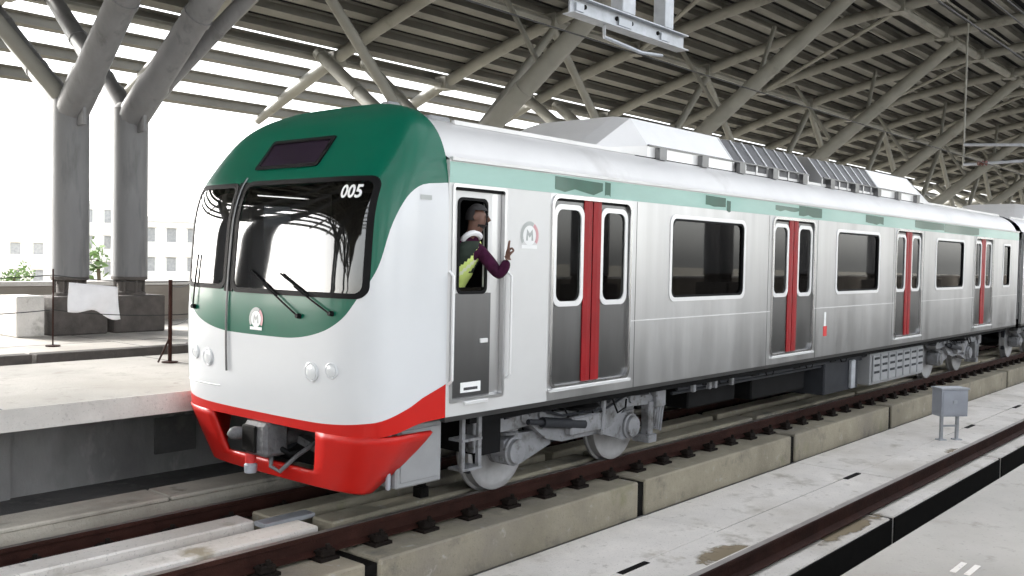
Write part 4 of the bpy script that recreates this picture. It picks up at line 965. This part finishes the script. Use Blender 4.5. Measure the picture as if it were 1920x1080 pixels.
# raised hand: palm and five fingers
HJ, HE = [], []
def hj(p, r_, par=None):
    HJ.append((p, r_, r_)); i = len(HJ)-1
    if par is not None: HE.append((par, i))
    return i
o0 = Vector((6.425, 5.56, 2.375)); ux = Vector((0.75, 0.55, 0.0)).normalized(); uz = Vector((0.12, -0.05, 1)).normalized(); un = ux.cross(uz)
def hp(a, b, c=0.0): return tuple(o0+ux*a+uz*b+un*c)
w0 = hj(hp(0, -0.01), 0.026); pm = hj(hp(0.0, 0.045), 0.030, w0)
for k, (a, ln, sp, curl) in enumerate(((-0.032, 0.078, -0.022, 0), (-0.010, 0.085, 0.010, 0), (0.012, 0.07, 0.004, 1), (0.032, 0.055, 0.006, 1))):
    b0 = hj(hp(a, 0.085), 0.0125, pm)
    if not curl:
        b1 = hj(hp(a+sp*0.5, 0.085+ln*0.5), 0.0098, b0); hj(hp(a+sp, 0.085+ln), 0.0085, b1)
    else:
        b1 = hj(hp(a+sp, 0.105, 0.03), 0.0105, b0); hj(hp(a+sp, 0.075, 0.048), 0.009, b1)
t0 = hj(hp(-0.038, 0.035, 0.012), 0.013, w0); t1 = hj(hp(-0.045, 0.065, 0.034), 0.0115, t0); hj(hp(-0.018, 0.082, 0.05), 0.009, t1)
v, f = skin_mesh(HJ, HE, 2); m = MB(); m.add(v, f); m.build('hand', 'skin', per, True)
# hair, beard, ears, eyes
hc = Vector((6.256, 5.775, 2.74)); fd = Vector((0.62, -0.78, -0.05)).normalized(); rd = Vector((0, 0, 1)).cross(fd).normalized(); ud = fd.cross(rd)
def cap(r_, zmin, back, name, mt, nth=18, nph=12, zmax=9):
    m = MB(); vv = []; ids = {}; fs = []
    for i in range(nph+1):
        for j in range(nth):
            a = math.pi*i/nph; t = 2*math.pi*j/nth
            l = Vector((math.sin(a)*math.cos(t)*r_[0], math.sin(a)*math.sin(t)*r_[1], math.cos(a)*r_[2])); ids[(i, j)] = len(vv); vv.append(hc+fd*l.x+rd*l.y+ud*l.z)
    for i in range(nph):
        for j in range(nth):
            q = [ids[(i, j)], ids[(i+1, j)], ids[(i+1, (j+1) % nth)], ids[(i, (j+1) % nth)]]
            c = sum((vv[k] for k in q), Vector())/4-hc; lx, lz = c.dot(fd), c.dot(ud)
            if back(lx, lz): fs.append(q)
    m.add(vv, fs); return m.build(name, mt, per, True)
cap((0.105, 0.088, 0.122), 0, lambda x_, z_: z_ > 0.062 or (x_ < -0.02 and z_ > -0.045), 'hair', 'hair')
cap((0.106, 0.088, 0.124), 0, lambda x_, z_: z_ < -0.062 and x_ > 0.01, 'beard', 'hair')
for s in (-1, 1):
    MB().lathe(hc+fd*0.085+rd*s*0.034+ud*0.012, fd, [(0, 0.014), (0.014, 0.011), (0.017, 0.003)], 8).build('eye', 'hair', per, True)
    MB().lathe(hc+rd*s*0.082, rd*s, [(-0.01, 0.022), (0.012, 0.028), (0.016, 0.014)], 8).build('ear', 'skin', per, True)
MB().path([hc+fd*0.088+ud*0.02, hc+fd*0.112-ud*0.022, hc+fd*0.094-ud*0.032], [0.010, 0.016, 0.010], 7).build('nose', 'skin', per, True)
# scarf and vest
m = MB(); pts = [Vector((6.235, 5.825, 2.555)) + Vector((0.085*math.cos(a), 0.085*math.sin(a)*0.9, 0.012*math.sin(2*a)-0.04*math.sin(a))) for a in [2*math.pi*i/16 for i in range(17)]]
m.path(pts, 0.026, 7); m.build('collar', 'cloth_white', per, True)
sp = [((6.183, 6.10, 2.06), 0.165, 0.125), ((6.185, 6.05, 2.14), 0.165, 0.125), ((6.19, 5.99, 2.23), 0.165, 0.128), ((6.20, 5.94, 2.32), 0.168, 0.13), ((6.207, 5.90, 2.40), 0.168, 0.125), ((6.213, 5.87, 2.47), 0.15, 0.11), ((6.22, 5.85, 2.53), 0.10, 0.085)]
def ring_at(t):
    t = t*(len(sp)-1); i = min(int(t), len(sp)-2); q = t-i; return Vector(sp[i][0]).lerp(Vector(sp[i+1][0]), q)+Vector((0.03, 0, 0)), sp[i][1]*(1-q)+sp[i+1][1]*q, sp[i][2]*(1-q)+sp[i+1][2]*q
m = MB(); vv = []; fs = []; mi = []; n = 48; nr = 36
for j in range(nr+1):
    c, ra_, rb_ = ring_at(j/nr)
    for i in range(n):
        t = 2*math.pi*i/n; wob = 1+0.025*math.sin(5*t+j*0.5)+0.015*math.sin(11*t-j*0.8); vv.append(c+Vector((math.cos(t)*ra_*wob, math.sin(t)*rb_*wob, 0)))
for j in range(nr):
    for i in range(n):
        fs.append((j*n+i, j*n+(i+1) % n, (j+1)*n+(i+1) % n, (j+1)*n+i))
        x_ = math.cos(2*math.pi*(i+0.5)/n); h_ = (j+0.5)/nr; d = x_-(-0.85+(h_-0.15)*2.2)
        mi.append(2 if abs(d) < 0.13 and h_ > 0.3 else 1 if (h_ < 0.36 or abs(d) < 0.50) else 0)
m.add(vv, fs); m.mi = mi; o = m.build('safety_vest', ['vest_dark', 'vest_yellow', 'vest_tape'], per, True)

# ================================================================== OVERHEAD LINE
hb_ = thing('overhead_support', (10.8, TC, 5.4), 'grey hanging steel channel with three droppers above the train roof', 'frame')
MB().box(9.45, 12.15, TC-0.10, TC+0.10, 5.40, 5.415).box(9.45, 12.15, TC-0.10, TC+0.10, 5.60, 5.615).box(9.45, 12.15, TC-0.012, TC+0.012, 5.415, 5.60).build('channel', 'galvanised', hb_)
for X, wd in ((9.62, 0.16), (10.62, 0.30), (11.62, 0.22)):
    MB().bbox(X-wd/2, X+wd/2, TC-0.10, TC+0.10, 5.616, RZ(TC)+0.02, 0.01).build('dropper', 'galvanised', hb_)
    MB().cbox((X, TC-0.02, 5.50), wd, 0.05, 0.10).build('stiffener', 'galvanised', hb_)
for X in (9.75, 10.45, 10.8, 11.45): MB().tube((X, TC-0.03, 5.53), (X, TC+0.03, 5.53), 0.03, n=8).build('bolt', 'clip_dark', hb_)
m = MB().path([(10.2, TC, 5.40), (10.2, TC, 5.25), (11.0, TC-0.05, 5.18), (11.6, TC, 5.25)], 0.025, 6); m.build('wire_clamp', 'galvanised', hb_)
for (Y, z, r_, lab) in ((TC, 5.17, 0.010, 'thin dark contact wire running above the train'), (NC+0.1, 4.95, 0.011, 'lowest dark wire over the empty track, top right'), (NC+0.1, 5.35, 0.011, 'middle dark wire over the empty track, top right'), (NC-0.05, 5.62, 0.012, 'uppermost dark wire over the empty track, top right'), (NC+0.35, 5.75, 0.014, 'thick dark feeder cable over the empty track, top right')):
    m = MB().tube((XA, Y, z), (XB, Y, z), r_, n=6); tag(m.build('overhead_wire', 'wire', origin=(20, Y, z)), lab, 'wire', 'overhead wires')
for X in (31.0, 56.0):
    c = thing('overhead_bracket', (X, TC, 5.5), 'pale tubular overhead line bracket hanging over the %s' % ('second car' if X < 40 else 'distant track'), 'bracket', 'overhead line brackets')
    MB().path([(X, TC+1.4, 6.05), (X, TC-0.2, 5.95), (X, TC-0.65, 5.80), (X, TC-0.62, 5.55), (X, TC-0.2, 5.48), (X, TC+1.4, 5.45)], 0.045, 8).build('frame_tube', 'galvanised', c, True)
    MB().tube((X, TC+1.4, 5.35), (X, TC+1.4, RZ(TC+1.4)), 0.03, n=10).build('drop_tube', 'steel_roof', c, True)
    MB().lathe((X, TC+0.7, 5.47), (0, 1, 0), [(0, 0.05), (0.05, 0.09), (0.1, 0.05), (0.15, 0.09), (0.2, 0.05), (0.25, 0.09), (0.3, 0.05)], 10).build('insulator', 'insulator', c, True)

# ================================================================== THINGS ON THE FAR PLATFORM
def post(X, Y, h, r_, mt, label, braces=False):
    t = thing('barrier_post', (X, Y, 0.97), label, 'post', 'barrier posts on the far platform')
    MB().tube((X, Y, 0.972), (X, Y, 0.97+h), r_, n=8).build('rod', mt, t)
    MB().lathe((X, Y, 0.972), (0, 0, 1), [(0, 0.10), (0.015, 0.10), (0.02, 0.03)], 10).build('foot', mt, t)
    if braces:
        MB().tube((X-0.16, Y, 0.985), (X, Y, 1.30), 0.012, n=6).build('stay', mt, t)
post(6.40, 11.15, 1.05, 0.026, 'rail_rust', 'rusty brown barrier post standing close to the train front', True)
post(6.20, 14.0, 1.12, 0.012, 'rail_rust', 'thin barrier post left of the hanging white cloth')
post(7.95, 13.2, 1.0, 0.011, 'rail_rust', 'thin barrier post between the two big columns')
post(3.6, 14.3, 1.05, 0.012, 'rail_rust', 'thin barrier post at the picture edge')
rp = MB(); A = [(3.6, 14.3, 1.98), (6.20, 14.0, 2.0), (7.95, 13.2, 1.93), (6.40, 11.15, 1.95)]
def sag(a, b, d, n=8): return [tuple(Vector(a).lerp(Vector(b), i/n)-Vector((0, 0, d*4*(i/n)*(1-i/n)))) for i in range(n+1)]
for lvl, lab in ((0.0, 'upper thin barrier cord strung between the posts of the far platform'), (-0.5, 'lower thin barrier cord strung between the posts of the far platform')):
    m = MB()
    for i in range(3):
        a, b = list(A[i]), list(A[i+1]); a[2] += lvl; b[2] += lvl; m.path(sag(a, b, 0.05), 0.007, 5)
    tag(m.build('barrier_cable', 'wire'), lab, 'cord', 'barrier cords')
m = MB(); n1, n2 = 14, 10; vv = []
for j in range(n2+1):
    for i in range(n1+1):
        a, b = i/n1, j/n2; X = 6.36+0.68*a+0.05*b*(a-0.3); Y = 13.88-0.10*a+0.025*math.sin(7*a+3*b)*(0.3+b); z = 1.90-0.07*a-0.43*b*(1-0.10*math.sin(5*a))-0.03*math.sin(9*a)*b
        vv.append((X, Y-0.03, z))
m.add(vv, [(j*(n1+1)+i, j*(n1+1)+i+1, (j+1)*(n1+1)+i+1, (j+1)*(n1+1)+i) for j in range(n2) for i in range(n1)])
o = m.build('hanging_cloth', 'cloth_white', None, True); tag(o, 'white cloth sheet hung on the barrier before the grey columns', 'cloth')
md = o.modifiers.new('solid', 'SOLIDIFY'); md.thickness = 0.006
m = MB().bbox(6.35, 6.78, 15.6, 16.3, 0.971, 1.62, 0.02); tag(m.build('concrete_block', 'concrete_pale'), 'pale concrete block on the platform beside the column pedestal', 'block')
m = MB().bbox(5.05, 5.6, 17.3, 17.9, 0.971, 1.28, 0.02); tag(m.build('dark_crate', 'box_dark'), 'low dark crate by the parapet at the picture edge', 'crate')
m = MB().bbox(9.2, 10.6, 12.75, 13.3, 0.971, 1.05, 0.015); tag(m.build('timber_stack', 'brick_grey'), 'flat dark board lying on the platform beside the train front', 'board')

# ================================================================== BEYOND THE STATION
def building(cx, cy, w_, d_, h_, wall, label, rz, nfl, nb):
    t = thing('apartment_building', (cx, cy, -14.0), label, 'building', 'pale far buildings'); t.rotation_euler.z = rz
    o_ = Vector((cx, cy, -14.0))
    MB().box(cx-w_/2, cx+w_/2, cy-d_/2, cy+d_/2, -14.0, -14.0+h_).build('wall', wall, t)
    MB().box(cx-w_/2-0.3, cx+w_/2+0.3, cy-d_/2-0.3, cy+d_/2+0.3, -14.0+h_, -13.5+h_).build('roof', wall, t)
    MB().box(cx-w_/6, cx+w_/6, cy-d_/6, cy+d_/6, -13.5+h_, -11+h_).build('stair_head', wall, t)
    for i in range(nfl):
        zf = -14+1.0+i*h_/nfl
        for j in range(nb):
            xx = cx-w_/2+(j+0.5)*w_/nb; ww = w_/nb*0.22
            p = part('window', t); MB().box(xx-ww, xx+ww, cy-d_/2-0.04, cy-d_/2-0.01, zf, zf+1.5).build('pane', 'window_far', p)
            MB().box(xx-ww-0.2, xx+ww+0.2, cy-d_/2-0.5, cy-d_/2, zf+1.6, zf+1.72).build('hood', wall, p)
def at(px, d):                # a spot on the ground seen at picture column px, d metres out
    q = F + RV*((px-960)/1800); q = Vector((q.x, q.y)).normalized(); return q.x*d, q.y*d
for (px, d, w_, d_, h_, wall, lab, nfl, nb) in (
        (318, 120, 9, 12, 19.5, 'wall_pale', 'pale apartment block seen between the right-hand column and the train', 6, 4),
        (182, 130, 7, 12, 21.5, 'wall_pale', 'narrow pale block glimpsed between the two big columns', 7, 3),
        (52, 150, 14, 12, 18, 'wall_cream', 'cream low block at the picture edge behind the parapet', 5, 5),
        (420, 170, 16, 12, 20, 'wall_cream', 'cream block mostly hidden behind the train cab', 6, 5)):
    x_, y_ = at(px, d); building(x_, y_, w_, d_, h_, wall, lab, math.atan2(y_, x_)-R(90)+R(12), nfl, nb)
def tree(x_, y_, h_, cr, lm, label, seed, nl=1500):
    rnd = random.Random(seed); t = thing('leafy_tree', (x_, y_, -14.0), label, 'tree', 'trees beyond the parapet')
    m = MB().path([(x_, y_, -14), (x_+0.15, y_, -14+h_*0.3), (x_-0.1, y_+0.1, -14+h_*0.6)], [0.28, 0.2, 0.12], 8)
    cl = []
    for i in range(9):
        a = rnd.uniform(0, 6.28); rr = rnd.uniform(0.2, 0.75)*cr; zz = -14+h_*rnd.uniform(0.5, 0.95); c = Vector((x_+rr*math.cos(a), y_+rr*math.sin(a), zz)); cl.append((c, rnd.uniform(0.35, 0.6)*cr))
        m.path([(x_, y_, -14+h_*0.4), tuple(c.lerp(Vector((x_, y_, zz)), 0.4)), tuple(c)], [0.11, 0.07, 0.03], 6)
    m.build('trunk', 'bark', t, True)
    g = MB()
    for i in range(nl):
        c, rr = rnd.choice(cl); d = Vector((rnd.gauss(0, 1), rnd.gauss(0, 1), rnd.gauss(0, 0.8))).normalized()*rr*rnd.uniform(0.4, 1.05); p = c+d
        u = Vector((rnd.gauss(0, 1), rnd.gauss(0, 1), rnd.gauss(0, 1))).normalized(); w_ = u.orthogonal().normalized(); s = rnd.uniform(0.12, 0.24)
        g.add([p-u*s, p+w_*s*0.5, p+u*s, p-w_*s*0.5], [(0, 1, 2, 3)])
    o = g.build('crown', lm, t)
for i, (px, d, h_, cr, lm, lab) in enumerate(((212, 42, 17.4, 1.9, 'leaf_light', 'bright green treetop between the two big columns'), (60, 48, 15.2, 2.2, 'leaf', 'leafy treetop left of the big columns above the parapet'), (300, 52, 15.0, 1.6, 'leaf', 'low treetop between the right-hand column and the train'), (10, 75, 15.2, 2.2, 'leaf_light', 'pale green treetop at the picture edge above the parapet'))):
    x_, y_ = at(px, d); tree(x_, y_, h_, cr, lm, lab, 11+i)
